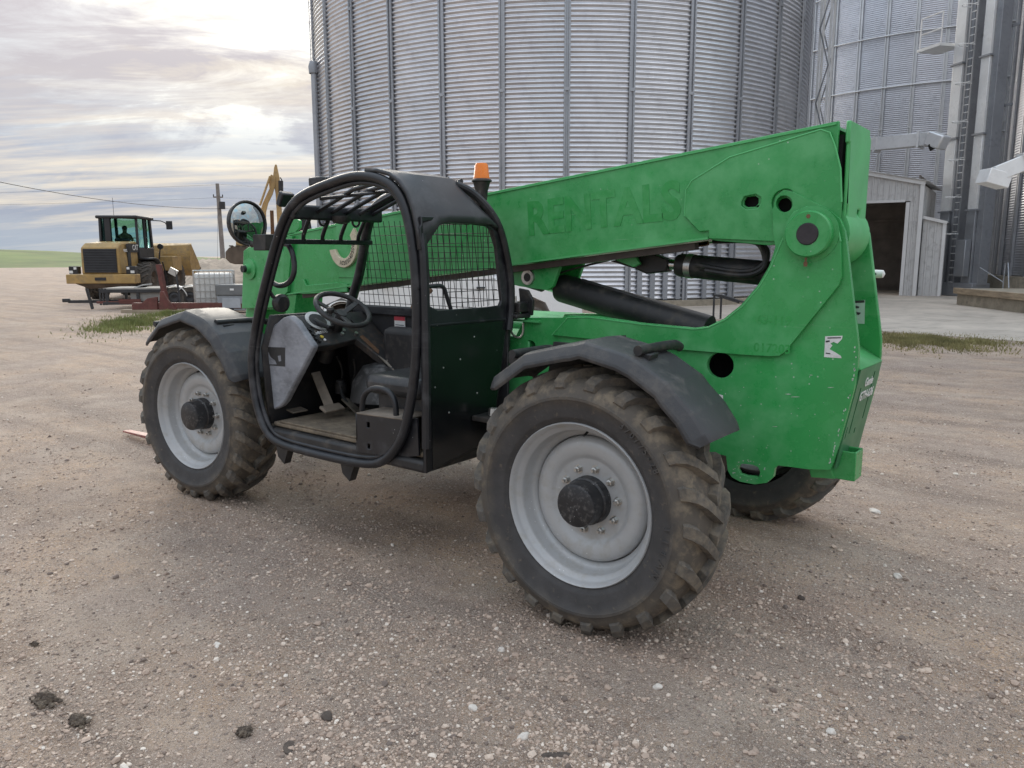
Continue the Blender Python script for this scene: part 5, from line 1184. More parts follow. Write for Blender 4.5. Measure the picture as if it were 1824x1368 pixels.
part('stripe', MB().box((-0.7, -0.745, 2.06), (1.15, 0.01, 0.34)), CATD, hood)
text('hood_lettering', '950G', 0.16, WHITE, hood, (-1.60, -0.757, 1.90), (1, 0, 0.02), (0, 0, 1), 0.002, 0.003)
part('articulation', MB().box((1.5, 0, 0.95), (1.6, 0.8, 0.7)), BROWND, L, bevel=0.05)
part('front_frame', MB().box((2.7, 0, 1.25), (1.2, 0.9, 1.0)), CATY, L, bevel=0.05)
cb = part('cab_base', MB().box((0.75, 0, 1.72), (1.6, 1.55, 0.75)), CATD, L, bevel=0.03)
part('cab_roof', MB().box((0.70, 0, 3.32), (1.85, 1.66, 0.13)), CATD, L, bevel=0.05)
for x, y in ((-0.05, -0.72), (-0.05, 0.72), (0.65, -0.76), (0.65, 0.76), (1.5, -0.70), (1.5, 0.70)):
    part('cab_pillar', MB().bar((x, y, 2.05), (x*0.93+0.04, y*0.98, 3.3), 0.10, 0.12), CATD, cb)
for x0, y0, x1, y1 in ((-0.05, -0.68, -0.05, 0.68), (0.0, -0.74, 0.6, -0.755), (0.70, -0.75, 1.46, -0.70), (0.0, 0.74, 1.46, 0.72), (1.5, -0.68, 1.5, 0.68)):
    part('cab_pane', MB().add([(x0, y0, 2.08), (x1, y1, 2.08), (x1, y1, 3.26), (x0, y0, 3.26)], [(0, 1, 2, 3)]), GLASS, cb, solid=0.008)
part('rear_air_box', MB().box((-0.12, 0.38, 2.65), (0.14, 0.22, 1.25)), CATD, cb)
part('operator_seat', MB().box((0.30, 0.02, 2.20), (0.14, 0.6, 0.55)), CATD, cb, bevel=0.05)
part('steering_wheel', MB().tube([(1.05+0.06*math.cos(t), -0.1+0.19*math.sin(t), 2.35+0.17*math.cos(t)) for t in np.linspace(0, 2*PI, 20)[:-1]], 0.018, 6, True), CATD, cb)
part('mirror_arm', MB().tube(smooth_path([(1.3, -0.8, 3.25), (1.5, -1.3, 3.22), (1.5, -1.45, 2.95)], 1), 0.02, 6), CATD, L)
part('mirror', MB().box((1.5, -1.50, 3.05), (0.06, 0.26, 0.36)), CATD, L, bevel=0.02)
part('antenna', MB().tube([(0.1, 0.2, 3.38), (0.1, 0.2, 4.1)], 0.008, 5), CATD, L)
part('work_lamp', MB().tube([(1.75, -0.95, 2.15), (1.85, -0.95, 2.15)], 0.12, 12), CATD, L)
part('lamp_post', MB().tube([(1.7, -0.9, 1.6), (1.78, -0.95, 2.1)], 0.03, 6), CATD, L)
bk = [(4.15, 1.05), (4.05, 1.55), (4.15, 2.20), (4.35, 2.30), (5.25, 1.50), (5.45, 1.25), (5.0, 0.95), (4.5, 0.85)]
bu = MB().prism([(x, z) for x, z in bk], (), lambda a, b, d: Vector((a, -1.45+d, b)), 0.05); buc = part('bucket', bu, CATY, L, bevel=0.02)
part('bucket_side', MB().prism(bk, (), lambda a, b, d: Vector((a, 1.40+d, b)), 0.05), CATY, buc)
part('bucket_shell', MB().grid([[(x, y, z) for x, z in [bk[3], bk[2], bk[1], bk[0], bk[7], bk[6], bk[5]]] for y in (-1.45, -0.5, 0.5, 1.45)]), CATY, buc, solid=0.06)
part('cutting_edge', MB().box((5.32, 0, 1.10), (0.40, 2.95, 0.06), Matrix.Rotation(-0.5, 3, 'Y')), BROWND, buc)

# the driver: one continuous body, seated
def person(name, label, loc, rz, parts, rad, col):
    me = bpy.data.meshes.new(name); vs = [p for p, _ in parts]; es = [(i, j) for i, (p, j) in enumerate(parts) if j is not None]
    me.from_pydata(vs, es, []); o = bpy.data.objects.new(name, me); COL.objects.link(o); o.location = loc; o.rotation_euler = (0, 0, rz)
    me.materials.append(col); sk = o.modifiers.new('skin', 'SKIN'); sk.use_smooth_shade = True
    for v, r in zip(me.skin_vertices[0].data, rad): v.radius = (r, r)
    me.skin_vertices[0].data[0].use_root = True
    s = o.modifiers.new('sub', 'SUBSURF'); s.levels = 1; s.render_levels = 2
    o['label'] = label; o['category'] = 'person'; return o
CLO = mat('olive_clothes', (0.10, 0.10, 0.055), 0.8); SKIN = mat('skin', (0.30, 0.18, 0.12), 0.6)
sk_pts = [((0, 0, 0), None), ((0.02, 0, 0.26), 0), ((0.0, 0, 0.46), 1), ((0.02, 0, 0.58), 2), ((0.03, 0, 0.72), 3), ((0.03, 0, 0.80), 4),
          ((0.02, -0.20, 0.45), 2), ((0.16, -0.26, 0.22), 6), ((0.40, -0.16, 0.20), 7), ((0.46, -0.15, 0.20), 8), ((0.02, 0.20, 0.45), 2), ((0.16, 0.26, 0.22), 10), ((0.40, 0.16, 0.20), 11), ((0.46, 0.15, 0.20), 12),
          ((0.40, -0.12, 0.0), 0), ((0.48, -0.12, -0.42), 14), ((0.62, -0.12, -0.44), 15), ((0.40, 0.12, 0.0), 0), ((0.48, 0.12, -0.42), 17), ((0.62, 0.12, -0.44), 18)]
rad = [0.15, 0.15, 0.14, 0.055, 0.105, 0.085, 0.075, 0.05, 0.04, 0.045, 0.075, 0.05, 0.04, 0.045, 0.085, 0.055, 0.05, 0.085, 0.055, 0.05]
Mw = Matrix.Translation(LP) @ Matrix.Rotation(hd_, 4, 'Z')
pr_ = person('person', 'person in olive clothes seated at the controls of the yellow loader', Mw @ Vector((0.50, 0.0, 2.12)), hd_, sk_pts, rad, CLO)
hm = MB().lathe([(0.001, 0.11), (0.06, 0.10), (0.095, 0.05), (0.10, 0.0), (0.09, -0.02)], (0.03, 0, 0.755), 14, 'z'); part('hair', hm, mat('dark_hair', (0.03, 0.02, 0.015), 0.7), pr_)

# ================================================================== EXCAVATOR ON THE BANK
EXY = mat('excavator_tan', (0.50, 0.33, 0.14), 0.55, 0, 0.14, 1.0, dirt=((0.28, 0.21, 0.13), 0.3, 1.5))
ED = 46.0
E0 = AZ(470, ED, 1.25)
ex = thing('excavator', 'tan tracked excavator on the dirt bank with its arm folded high', 'excavator', E0)
def E(u, v, dd=0.0): return PXd(u, v, ED+dd)-E0
right = (AZ(500, ED)-AZ(400, ED)).normalized(); fwd = Vector((-right.y, right.x, 0))
def epart(name, pts, w, m, par=ex, bev=0.03):
    """side outline given as photo points at the excavator's distance, thickness w along the view"""
    P = [E(u, v) for u, v in pts]; n = len(P); mb = MB()
    mb.add([q-fwd*w/2 for q in P]+[q+fwd*w/2 for q in P], [tuple(range(n)), tuple(range(2*n-1, n-1, -1))]+[(i, (i+1) % n, n+(i+1) % n, n+i) for i in range(n)])
    return part(name, mb, m, par, bevel=bev)
for s in (-1.1, 1.1):
    a, b = E(410, 454), E(520, 458); mb = MB()
    prf = [(0, -0.42), (0.25, -0.5), (3.2, -0.5), (3.5, -0.3), (3.6, 0), (3.5, 0.3), (3.2, 0.45), (0.25, 0.45), (0, 0.38), (-0.2, 0.15), (-0.2, -0.2)]
    P = [a+right*x+Vector((0, 0, z)) for x, z in prf]; n = len(P)
    mb.add([q+fwd*(s-0.3) for q in P]+[q+fwd*(s+0.3) for q in P], [tuple(range(n)), tuple(range(2*n-1, n-1, -1))]+[(i, (i+1) % n, n+(i+1) % n, n+i) for i in range(n)])
    tr = part('track', mb, BROWND, ex, bevel=0.04)
    for k in range(11):
        part('track_shoe', MB().box(a+right*(0.1+0.33*k)+fwd*s+Vector((0, 0, 0.47)), (0.20, 0.66, 0.06), Matrix.Rotation(math.atan2(right.y, right.x), 3, 'Z')), BROWND, tr)
epart('house', [(421, 438), (421, 430), (440, 424), (560, 420), (560, 442), (440, 442)], 2.4, EXY)
epart('operator_cab', [(520, 420), (520, 375), (548, 372), (556, 420)], 1.2, CATD)
epart('counterweight', [(421, 436), (421, 428), (436, 425), (436, 440)], 2.5, EXY)
bo = epart('boom', [(462, 430), (464, 395), (465, 372), (468, 362), (480, 336), (478, 318), (483, 311), (490, 316), (490, 332), (486, 346), (478, 362), (474, 378), (474, 430)], 0.55, EXY)
epart('stick', [(488, 299), (490, 293), (493, 294), (498, 318), (500, 345), (503, 395), (494, 398), (491, 345), (486, 318)], 0.42, EXY)
part('boom_cylinder', MB().tube([E(500, 322, -0.5), E(501, 365, -0.5)], 0.13, 10), CATD, ex)
part('stick_cylinder', MB().tube([E(463, 366, -0.4), E(481, 314, -0.4)], 0.06, 8), EXY, ex)
part('hydraulic_hose', MB().tube(smooth_path([E(499, 316, -0.3), E(503, 322, -0.3), E(502, 340, -0.3), E(499, 360, -0.3)], 2), 0.03, 6), CATD, ex)
part('bucket_link', MB().bar(E(484, 375), E(486, 425), 0.25, 0.2), RUST, ex)
part('bucket', MB().prism([(0, 0), (0.7, 0.1), (1.1, -0.5), (0.6, -1.1), (-0.1, -0.9)], (), lambda a, b, d: E(503, 395)+right*a+Vector((0, 0, b))+fwd*(d-0.5), 1.0), EXY, ex)

# ================================================================== UTILITY POLE AND WIRES
PD = 100.0
p0, p1 = AZ(397, PD, 0.0), PXd(387, 327, PD)
up_ = thing('utility_pole', 'leaning grey utility pole with a transformer behind the loader', 'utility pole', p0)
part('pole', MB().tube([Vector((0, 0, 0)), p1-p0], [0.30, 0.20], 12), mat('pole_wood', (0.20, 0.18, 0.165), 0.85, 0, 0.2, 2), up_)
q = PXd(388.5, 351, PD)-p0; part('cross_arm', MB().bar(q-right*0.55, q+right*0.55, 0.12, 0.12), BROWND, up_)
for s in (-0.5, 0.0, 0.5): part('insulator', MB().tube([q+right*s+Vector((0, 0, 0.06)), q+right*s+Vector((0, 0, 0.30))], 0.06, 8), CATD, up_)
q = PXd(396, 366, PD-0.4)-p0; part('transformer', MB().tube([q-Vector((0, 0, 0.42)), q+Vector((0, 0, 0.42))], 0.33, 14), CATD, up_)
part('guy_wire', MB().tube([PXd(387.5, 365, PD)-p0, PXd(387.5, 462, PD)-p0], 0.015, 4), CATD, up_)
def wire(name, label, a, b, c, r):
    pts = [a*(1-t)**2+b*2*t*(1-t)+c*t*t for t in np.linspace(0, 1, 25)]
    o = part(name, MB().tube(pts, r, 5), CATD, None, label=label, cat='wire'); return o
top = p1
wire('power_line', 'thin power line running left from the top of the utility pole', PXd(-400, 356, 180), PXd(180, 338, 130), PXd(387.5, 329, PD), 0.013)
wire('power_line', 'power line leaving the pole crossarm towards the left', PXd(-400, 372, 180), PXd(150, 364, 130), PXd(386, 352, PD), 0.013)
wire('power_line', 'power line from the pole top dipping to the right behind the excavator', PXd(388, 328, PD), PXd(480, 334, 130), PXd(700, 350, 220), 0.013)
wire('power_line', 'power line from the crossarm passing right behind the excavator', PXd(391, 352, PD), PXd(480, 355, 130), PXd(700, 364, 220), 0.013)
wire('service_cable', 'thick sagging cable crossing the sky from the left edge to the pole', PXd(-260, 262, 60), PXd(150, 372, 75), PXd(392, 372, PD), 0.028)
wire('service_cable', 'short cable continuing right from the transformer on the pole', PXd(392, 371, PD), PXd(470, 372, 130), PXd(600, 374, 200), 0.028)

# ================================================================== LOW TRAILER, RED IMPLEMENT, TANKS
BLK = mat('trailer_black', (0.03, 0.03, 0.032), 0.55, 0, 0.25, 2)
A0 = PX(122, 552, z=0.0); A1 = PX(432, 549, z=0.0); dv = (A1-A0); dv.z = 0; TL = dv.length
tr = thing('flat_trailer', 'black steel trailer frame lying low in front of the loader', 'trailer', A0, math.atan2(dv.y, dv.x))
for y in (0, 1.7):
    part('top_rail', MB().box((TL*0.5+1.6, y, 0.60), (TL-0.9+2, 0.09, 0.11)), BLK, tr, bevel=0.01)
    part('bottom_rail', MB().box((TL*0.5+1.6, y, 0.20), (TL-1.0+2, 0.08, 0.09)), BLK, tr, bevel=0.01)
    for k in range(6): part('upright', MB().box((1.25+k*0.95, y, 0.40), (0.08, 0.07, 0.42)), BLK, tr)
for k in range(3): part('crate_bar', MB().box((1.02+0.09*k, 0.0, 0.42), (0.05, 0.06, 0.55)), BLK, tr)
part('deck_board', MB().box((TL*0.5+1.6, 0.85, 0.675), (TL-1.0+2, 1.7, 0.04)), mat('weathered_board', (0.30, 0.28, 0.25), 0.85, 0, 0.2, 1.5), tr)
part('end_board', MB().box((2.0, 0.9, 0.70), (0.5, 1.0, 0.04), Matrix.Rotation(-0.35, 3, 'Y')), mat('grey_sheet', (0.35, 0.35, 0.34), 0.6), tr)
part('tongue', MB().bar((-0.05, 0.2, 0.26), (1.6, 0.2, 0.26), 0.10, 0.10), BLK, tr)
part('tongue', MB().bar((0.9, 0.0, 0.24), (2.3, -0.02, 0.22), 0.06, 0.08), REDP, tr)
part('coupler', MB().box((-0.12, 0.2, 0.30), (0.22, 0.14, 0.12)), BLK, tr, bevel=0.02)
part('jack_stand', MB().bar((0.75, 0.0, 0.02), (0.62, 0.0, 0.68), 0.09, 0.07), BLK, tr)
part('reflector_strip', MB().box((1.95, -0.055, 0.30), (0.7, 0.01, 0.08)), REDP, tr)
part('tool_box', MB().box((2.6, 0.1, 0.42), (1.3, 0.12, 0.30)), mat('grey_box', (0.26, 0.25, 0.23), 0.7), tr)
wl = MB().lathe([(0.001, 0.03), (0.12, 0.0), (0.2, 0.03), (0.21, 0.0)], n=20).mesh('trailer_rim'); wl.materials.append(WHITE)
wl2 = wl.copy(); wl2.materials.clear(); wl2.materials.append(BLK)
tl = MB().lathe([(0.21, 0.0), (0.30, -0.02), (0.36, 0.03), (0.36, 0.18), (0.30, 0.22), (0.21, 0.2)], n=28).mesh('trailer_tyre'); tl.materials.append(TY2)
for x in (3.36, 3.86):
    w = link('wheel', wl2, BLK, tr); w.location = (x, -0.05, 0.36); link('tyre', tl, TY2, w)
    part('mudguard', MB().grid([[(x+0.42*math.cos(t), y, 0.36+0.42*math.sin(t)) for t in np.linspace(0.15, PI-0.5, 12)] for y in (-0.12, 0.12)]), WHITE, tr, solid=0.02)
R0 = PX(256, 557, z=0.0); R1_ = PX(430, 557, z=0.0); dv = R1_-R0
im = thing('red_implement', 'rusty red implement beam with an upright red post before the trailer', 'implement', R0, math.atan2(dv.y, dv.x))
part('beam', MB().box((1.9, 0, 0.22), (4.4, 0.16, 0.18)), REDP, im, bevel=0.01)
part('beam_end', MB().prism([(-0.3, 0.1), (0.5, 0.1), (0.5, 0.5), (0.2, 0.45), (0.0, 0.3), (-0.3, 0.26)], (), YP(-0.12), 0.1), REDP, im, bevel=0.01)
part('ground_skid', MB().box((0.3, 0.02, 0.05), (1.9, 0.3, 0.10)), mat('tan_timber', (0.33, 0.27, 0.20), 0.9), im)
part('bracket', MB().prism([(0.55, 0.1), (1.1, 0.1), (0.85, 0.4), (0.72, 0.66), (0.62, 0.66)], (), YP(-0.14), 0.08), REDP, im, bevel=0.01)
part('post', MB().bar((0.58, 0.35, 0.2), (0.42, 0.35, 1.48), 0.20, 0.12), REDP, im, bevel=0.01)
part('crank_chain', MB().tube([(0.95, 0.3, 1.3), (1.0, 0.3, 0.8), (1.05, 0.25, 0.3)], 0.03, 6), BLK, im)
part('crank', MB().box((0.88, 0.3, 1.25), (0.26, 0.05, 0.20), Matrix.Rotation(0.5, 3, 'Y')), STEEL, im)

IB = PX(384, 553, z=0.0)
ib = thing('liquid_tote', 'white caged liquid tote standing left of the green boom nose', 'tote', IB, math.radians(62))
wt = mat('tote_plastic', (0.66, 0.65, 0.62), 0.5, 0, 0.06, 2, dirt=((0.5, 0.46, 0.4), 0.25, 2))
part('bottle', MB().box((0, 0, 0.70), (1.12, 0.92, 1.0)), wt, ib, bevel=0.06)
part('pallet', MB().box((0, 0, 0.10), (1.2, 1.0, 0.13)), RUST, ib)
for z in np.linspace(0.22, 1.28, 6):
    part('cage_bar', MB().tube([(-0.6, -0.5, z), (0.6, -0.5, z), (0.6, 0.5, z), (-0.6, 0.5, z)], 0.012, 6, True), STEEL, ib)
for k in range(9):
    x = -0.6+0.15*k
    for y in (-0.5, 0.5): part('cage_bar', MB().tube([(x, y, 0.15), (x, y, 1.29)], 0.011, 6), STEEL, ib)
for k in range(1, 7):
    y = -0.5+k/7.0
    for x in (-0.6, 0.6): part('cage_bar', MB().tube([(x, y, 0.15), (x, y, 1.29)], 0.011, 6), STEEL, ib)
GB = PX(421, 556, z=0.0)
gb = thing('storage_bin', 'grey plastic bin with a dark lid in front of the white tote', 'bin', GB, math.radians(35))
part('body', MB().box((0, 0, 0.30), (0.84, 0.6, 0.46), taper=1.10), mat('grey_plastic_bin', (0.30, 0.32, 0.34), 0.6), gb, bevel=0.03)
part('panel', MB().box((0, -0.335, 0.30), (0.58, 0.03, 0.30)), mat('grey_plastic_panel', (0.36, 0.38, 0.40), 0.6), gb, bevel=0.01)
part('lid', MB().box((0, 0, 0.70), (0.95, 0.72, 0.34)), mat('dark_grey_lid', (0.15, 0.155, 0.155), 0.6), gb, bevel=0.03)
part('lid_tag', MB().box((0.05, -0.365, 0.72), (0.12, 0.01, 0.06)), WHITE, gb)

# grey tank on a trailer seen under the boom
TK = AZ(590, 20.0)
tk = thing('tank_trailer', 'grey tank trailer with white mudguards glimpsed under the boom', 'trailer', TK, math.atan2(right.y, right.x)+0.25)
part('tank', MB().lathe([(0.001, -1.5), (0.25, -1.48), (0.40, -1.38), (0.42, -1.2), (0.42, 1.4), (0.35, 1.52), (0.001, 1.56)], (0, 0, 0.78), 28, 'x'), mat('tank_grey', (0.30, 0.285, 0.27), 0.6, 0, 0.1, 2), tk)
part('frame', MB().box((0, 0, 0.36), (3.4, 1.1, 0.10)), BLK, tk)
for x in (-0.1, 0.75):
    part('mudguard', MB().grid([[(x+0.44*math.cos(t), y, 0.22+0.44*math.sin(t)) for t in np.linspace(0.1, PI-0.1, 14)] for y in (-0.85, -0.55)]), WHITE, tk, solid=0.02)
    w = link('wheel', wl, WHITE, tk); w.location = (x, -0.8, 0.36); link('tyre', tl, TY2, w)

# white pickup behind the machine
PK = AZ(770, 15.5); pkz = math.atan2(right.y, right.x)-0.12
pk = thing('pickup_truck', 'white pickup truck parked behind the telehandler, seen through the cab guards', 'truck', PK, pkz)
TW = mat('truck_white', (0.78, 0.78, 0.77), 0.3, 0, 0.02, 2)
TG = mat('dark_glass', (0.03, 0.035, 0.04), 0.08)
bd = [(-2.75, 0.55), (-2.75, 1.05), (-2.65, 1.20), (-1.35, 1.28), (-0.75, 1.86), (0.85, 1.90), (1.05, 1.30), (2.75, 1.32), (2.78, 0.62), (2.2, 0.55), (2.05, 0.85), (1.75, 0.98), (1.45, 0.85), (1.3, 0.50), (-1.3, 0.50), (-1.45, 0.85), (-1.75, 0.98), (-2.05, 0.85), (-2.2, 0.55)]
pb_ = part('body', MB().prism(bd, (), lambda a, b, d: Vector((a, -0.95+d, b)), 1.9), TW, pk, bevel=0.05)
part('side_window', MB().prism([(-1.1, 1.34), (-0.68, 1.78), (0.05, 1.81), (0.05, 1.36)], (), lambda a, b, d: Vector((a, -0.957+d, b)), 0.01), TG, pb_)
part('side_window', MB().prism([(0.13, 1.36), (0.13, 1.81), (0.78, 1.82), (0.92, 1.37)], (), lambda a, b, d: Vector((a, -0.957+d, b)), 0.01), TG, pb_)
part('windscreen', MB().add([(-1.36, -0.8, 1.30), (-1.36, 0.8, 1.30), (-0.80, 0.72, 1.83), (-0.80, -0.72, 1.83)], [(0, 1, 2, 3)]), TG, pb_)
part('door_seam', MB().box((0.09, -0.953, 1.0), (0.015, 0.01, 0.75)), BLK, pb_)
for x in (-0.25, 0.8): part('door_handle', MB().box((x, -0.97, 1.14), (0.16, 0.03, 0.035)), BLK, pb_, bevel=0.008)
part('side_mirror', MB().box((-0.95, -1.10, 1.34), (0.14, 0.24, 0.30)), mat('mirror_tan', (0.36, 0.31, 0.24), 0.5), pb_, bevel=0.04)
part('headlamp', MB().box((-2.72, -0.72, 1.02), (0.10, 0.36, 0.18)), STEEL, pb_, bevel=0.02)
part('grille', MB().box((-2.765, 0, 0.95), (0.03, 1.0, 0.26)), BLK, pb_)
part('bumper', MB().box((-2.82, 0, 0.62), (0.16, 1.9, 0.22)), STEEL, pb_, bevel=0.04)
ptm = MB().lathe([(0.20, 0.02), (0.24, 0.0), (0.36, 0.0), (0.39, 0.04), (0.39, 0.22), (0.36, 0.25), (0.24, 0.25)], n=30).mesh('truck_tyre'); ptm.materials.append(TY2)
prm = MB().lathe([(0.001, 0.05), (0.08, 0.04), (0.15, 0.09), (0.20, 0.03), (0.23, 0.01)], n=24).mesh('truck_rim'); prm.materials.append(STEEL)
for x in (-1.75, 1.75):
    for y, rz in ((-0.97, 0), (0.97, PI)):
        w = link('wheel', prm, STEEL, pk); w.location = (x, y, 0.39); w.rotation_euler = (0, 0, rz); link('tyre', ptm, TY2, w)

# steel stair frames lying at the foot of the first bin
for i, (u0, v0, u1, v1, lab) in enumerate(((1136, 527, 1215, 560, 'light steel ladder frame leaning below the black lift cylinder'), (1285, 526, 1330, 540, 'dark steel handrail frame at the foot of the large bin'))):
    a, b = PXd(u0, v0, 22.0), PXd(u1, v1, 21.0)
    t = thing('ladder_frame', lab, 'ladder', (a.x, a.y, 0))
    o_ = Vector((a.x, a.y, 0))
    for s in (0, 0.35):
        part('side_rail', MB().tube([a-o_+fwd*s, b-o_+fwd*s], 0.028, 6), STEEL if i == 0 else BLK, t)
        part('support', MB().tube([a-o_+fwd*s, Vector((0, 0, 0.02))+fwd*s], 0.028, 6), STEEL if i == 0 else BLK, t)
    for k in range(6):
        q = a.lerp(b, k/6.0)-o_; part('rung', MB().tube([q, q+fwd*0.35], 0.02, 5), STEEL if i == 0 else BLK, t)
    if i == 0: part('white_tag', MB().box(PXd(1165, 545, 21.6)-o_, (0.22, 0.05, 0.22)), WHITE, t)

# ================================================================== GRASS AND LOOSE STONES
def blades(name, label_mat, cx, cy, ax, ay, rot, n, h0, h1):
    r = np.abs(RNG.normal(0, 0.48, n)); t = RNG.random(n)*2*PI
    dx, dy = ax*r*np.cos(t), ay*r*np.sin(t); c, s = math.cos(rot), math.sin(rot)
    cl = np.sin(dx*2.7+1)*np.cos(dy*3.1)+np.sin(dx*6.1+dy*4.7)*0.6
    keep = cl+RNG.normal(0, 0.55, n) > -0.35; dx, dy = dx[keep], dy[keep]; n = len(dx)
    x, y = cx+dx*c-dy*s, cy+dx*s+dy*c; z = gz(x, y)*0
    a = RNG.random(n)*2*PI; h = RNG.uniform(h0, h1, n)*(1.1-0.5*np.sqrt((dx/ax)**2+(dy/ay)**2)); w = RNG.uniform(0.006, 0.014, n); ln = RNG.uniform(0.1, 0.7, n)*h; la = RNG.random(n)*2*PI
    b0 = np.stack([x-w*np.cos(a), y-w*np.sin(a), z-0.01], -1); b1 = np.stack([x+w*np.cos(a), y+w*np.sin(a), z-0.01], -1)
    tp = np.stack([x+ln*np.cos(la), y+ln*np.sin(la), z+h], -1)
    vs = np.stack([b0, b1, tp], 1).reshape(-1, 3); fs = np.arange(3*n).reshape(-1, 3)
    return link(name, np_mesh(name, vs, fs, False), label_mat, kind='stuff')
G1 = mat('yard_grass', (0.18, 0.205, 0.065), 0.8, 0, 0.4, 1.5, dirt=((0.26, 0.22, 0.10), 0.4, 2))
G2 = mat('dry_verge_grass', (0.21, 0.19, 0.075), 0.8, 0, 0.35, 1.5, dirt=((0.28, 0.23, 0.12), 0.4, 2))
q = PX(228, 578, z=0); o = blades('grass_patch', G1, q.x, q.y, 1.05, 3.3, math.atan2(right.y, right.x), 9000, 0.06, 0.17); o['label'] = 'green grass patch on the gravel left of the front wheel'
q = PX(300, 562, z=0); blades('grass_patch', G1, q.x, q.y, 1.6, 0.6, math.atan2(right.y, right.x), 2500, 0.06, 0.20)
q = PX(1655, 608, z=0); o = blades('grass_verge', G2, q.x, q.y, 1.9, 1.9, math.radians(-13), 20000, 0.03, 0.10); o['label'] = 'dull green grass strip along the concrete edge'

# loose gravel: irregular stones, joined (far too many to count)
def ico():
    p = (1+5**0.5)/2
    v = np.array([(-1, p, 0), (1, p, 0), (-1, -p, 0), (1, -p, 0), (0, -1, p), (0, 1, p), (0, -1, -p), (0, 1, -p), (p, 0, -1), (p, 0, 1), (-p, 0, -1), (-p, 0, 1)])/math.sqrt(1+p*p)
    f = np.array([(0, 11, 5), (0, 5, 1), (0, 1, 7), (0, 7, 10), (0, 10, 11), (1, 5, 9), (5, 11, 4), (11, 10, 2), (10, 7, 6), (7, 1, 8), (3, 9, 4), (3, 4, 2), (3, 2, 6), (3, 6, 8), (3, 8, 9), (4, 9, 5), (2, 4, 11), (6, 2, 10), (8, 6, 7), (9, 8, 1)])
    return v, f
IV, IF = ico()
def stones(n, rmin, rmax, s0, s1, power, seedpow=2.0):
    """positions on the ground spread out from where the photographer stands"""
    u = RNG.random(n); r = rmin*(rmax/rmin)**(u**power)
    yaw = YAW+RNG.uniform(-0.68, 0.68, n)
    x, y = CAM[0]+r*np.sin(yaw), CAM[1]+r*np.cos(yaw)
    # gravel gathers in drifts between bare wheel tracks
    cl = np.sin(x*1.9+y*0.7)*np.sin(y*2.6-x*0.5)+0.7*np.sin(x*5.1+2)*np.cos(y*4.3)+0.5*np.sin(y*9+x*2)
    k = cl+RNG.normal(0, 0.8, n) > -0.45; x, y, r = x[k], y[k], r[k]; n = len(x)
    s = s0*(s1/s0)**(RNG.random(n)**seedpow)
    sc = np.stack([s*RNG.uniform(0.7, 1.3, n), s*RNG.uniform(0.7, 1.2, n), s*RNG.uniform(0.45, 0.85, n)], -1)*0.5
    P = IV[None]*(1+RNG.normal(0, 0.16, (n, 12, 1)))*sc[:, None, :]
    a = RNG.random(n)*2*PI; ca, sa = np.cos(a)[:, None], np.sin(a)[:, None]
    X_, Y_ = P[..., 0]*ca-P[..., 1]*sa, P[..., 0]*sa+P[..., 1]*ca
    Zg = gz(x, y)*np.exp(-((x**2+y**2)/900.0))
    V = np.stack([X_+x[:, None], Y_+y[:, None], P[..., 2]+(Zg+sc[:, 2]*0.35)[:, None]], -1)
    F = IF[None]+(np.arange(n)*12)[:, None, None]
    return V.reshape(-1, 3), F.reshape(-1, 3), n
def stone_mat():
    m = bpy.data.materials.new('loose_gravel'); m.use_nodes = True; N, Lk = m.node_tree.nodes, m.node_tree.links; b = N['Principled BSDF']; b.inputs['Roughness'].default_value = 0.9; b.inputs['Specular IOR Level'].default_value = 0.25
    at = N.new('ShaderNodeAttribute'); at.attribute_name = 'tint'
    rp_ = N.new('ShaderNodeValToRGB'); e = rp_.color_ramp.elements; e[0].position = 0; e[0].color = (0.17, 0.135, 0.115, 1); e[1].position = 1; e[1].color = (0.76, 0.68, 0.59, 1)
    for p_, c_ in ((0.22, (0.41, 0.31, 0.245, 1)), (0.7, (0.53, 0.41, 0.325, 1)), (0.9, (0.65, 0.53, 0.43, 1))): q = e.new(p_); q.color = c_
    Lk.new(at.outputs['Fac'], rp_.inputs[0]); Lk.new(rp_.outputs[0], b.inputs['Base Color']); return m
STM = stone_mat()
def gravel(name, label, n, *a):
    V, F, n = stones(n, *a); me = np_mesh(name, V, F, False)
    at = me.attributes.new('tint', 'FLOAT', 'POINT'); at.data.foreach_set('value', np.repeat(RNG.random(n).astype(np.float32), 12))
    o = link(name, me, STM, kind='stuff'); o['label'] = label; return o
gravel('loose_gravel', 'fine loose gravel covering the yard', 90000, 1.25, 9.5, 0.006, 0.019, 1.0, 1.7)
gravel('loose_gravel', 'scattered coarser gravel across the yard', 12000, 1.3, 14.0, 0.012, 0.036, 0.8, 2.2)

def rock(name, label, cat, u, v, d, col, squash=0.6, group=None, seed=0, lift=0.3, noisy=0.14):
    q = PX(u, v, z=0.0); r = np.random.default_rng(seed+int(u)); bm = bmesh.new(); bmesh.ops.create_icosphere(bm, subdivisions=3, radius=1.0)
    K = r.normal(0, 1.6, (7, 3)); ph = r.random(7)*6.28
    for vv in bm.verts:
        c_ = np.array(vv.co); f = 1+noisy*sum(math.sin(float(k @ c_)*1.6+p_) for k, p_ in zip(K, ph))/2.2+r.normal(0, 0.012)
        vv.co = Vector((c_[0]*d[0]/2, c_[1]*d[1]/2, c_[2]*min(d)/2*squash))*f
    me = bpy.data.meshes.new(name); bm.to_mesh(me); bm.free(); me.polygons.foreach_set('use_smooth', [True]*len(me.polygons)); me.set_sharp_from_angle(angle=math.radians(30))
    o = link(name, me, col, None, label, cat, group); o.location = (q.x, q.y, float(gz(q.x, q.y))+min(d)/2*squash*lift); o.rotation_euler = (0, 0, r.random()*6); return o
PALE = mat('pale_stone', (0.66, 0.60, 0.53), 0.9, 0, 0.12, 30, bump=0.4, bs=150)
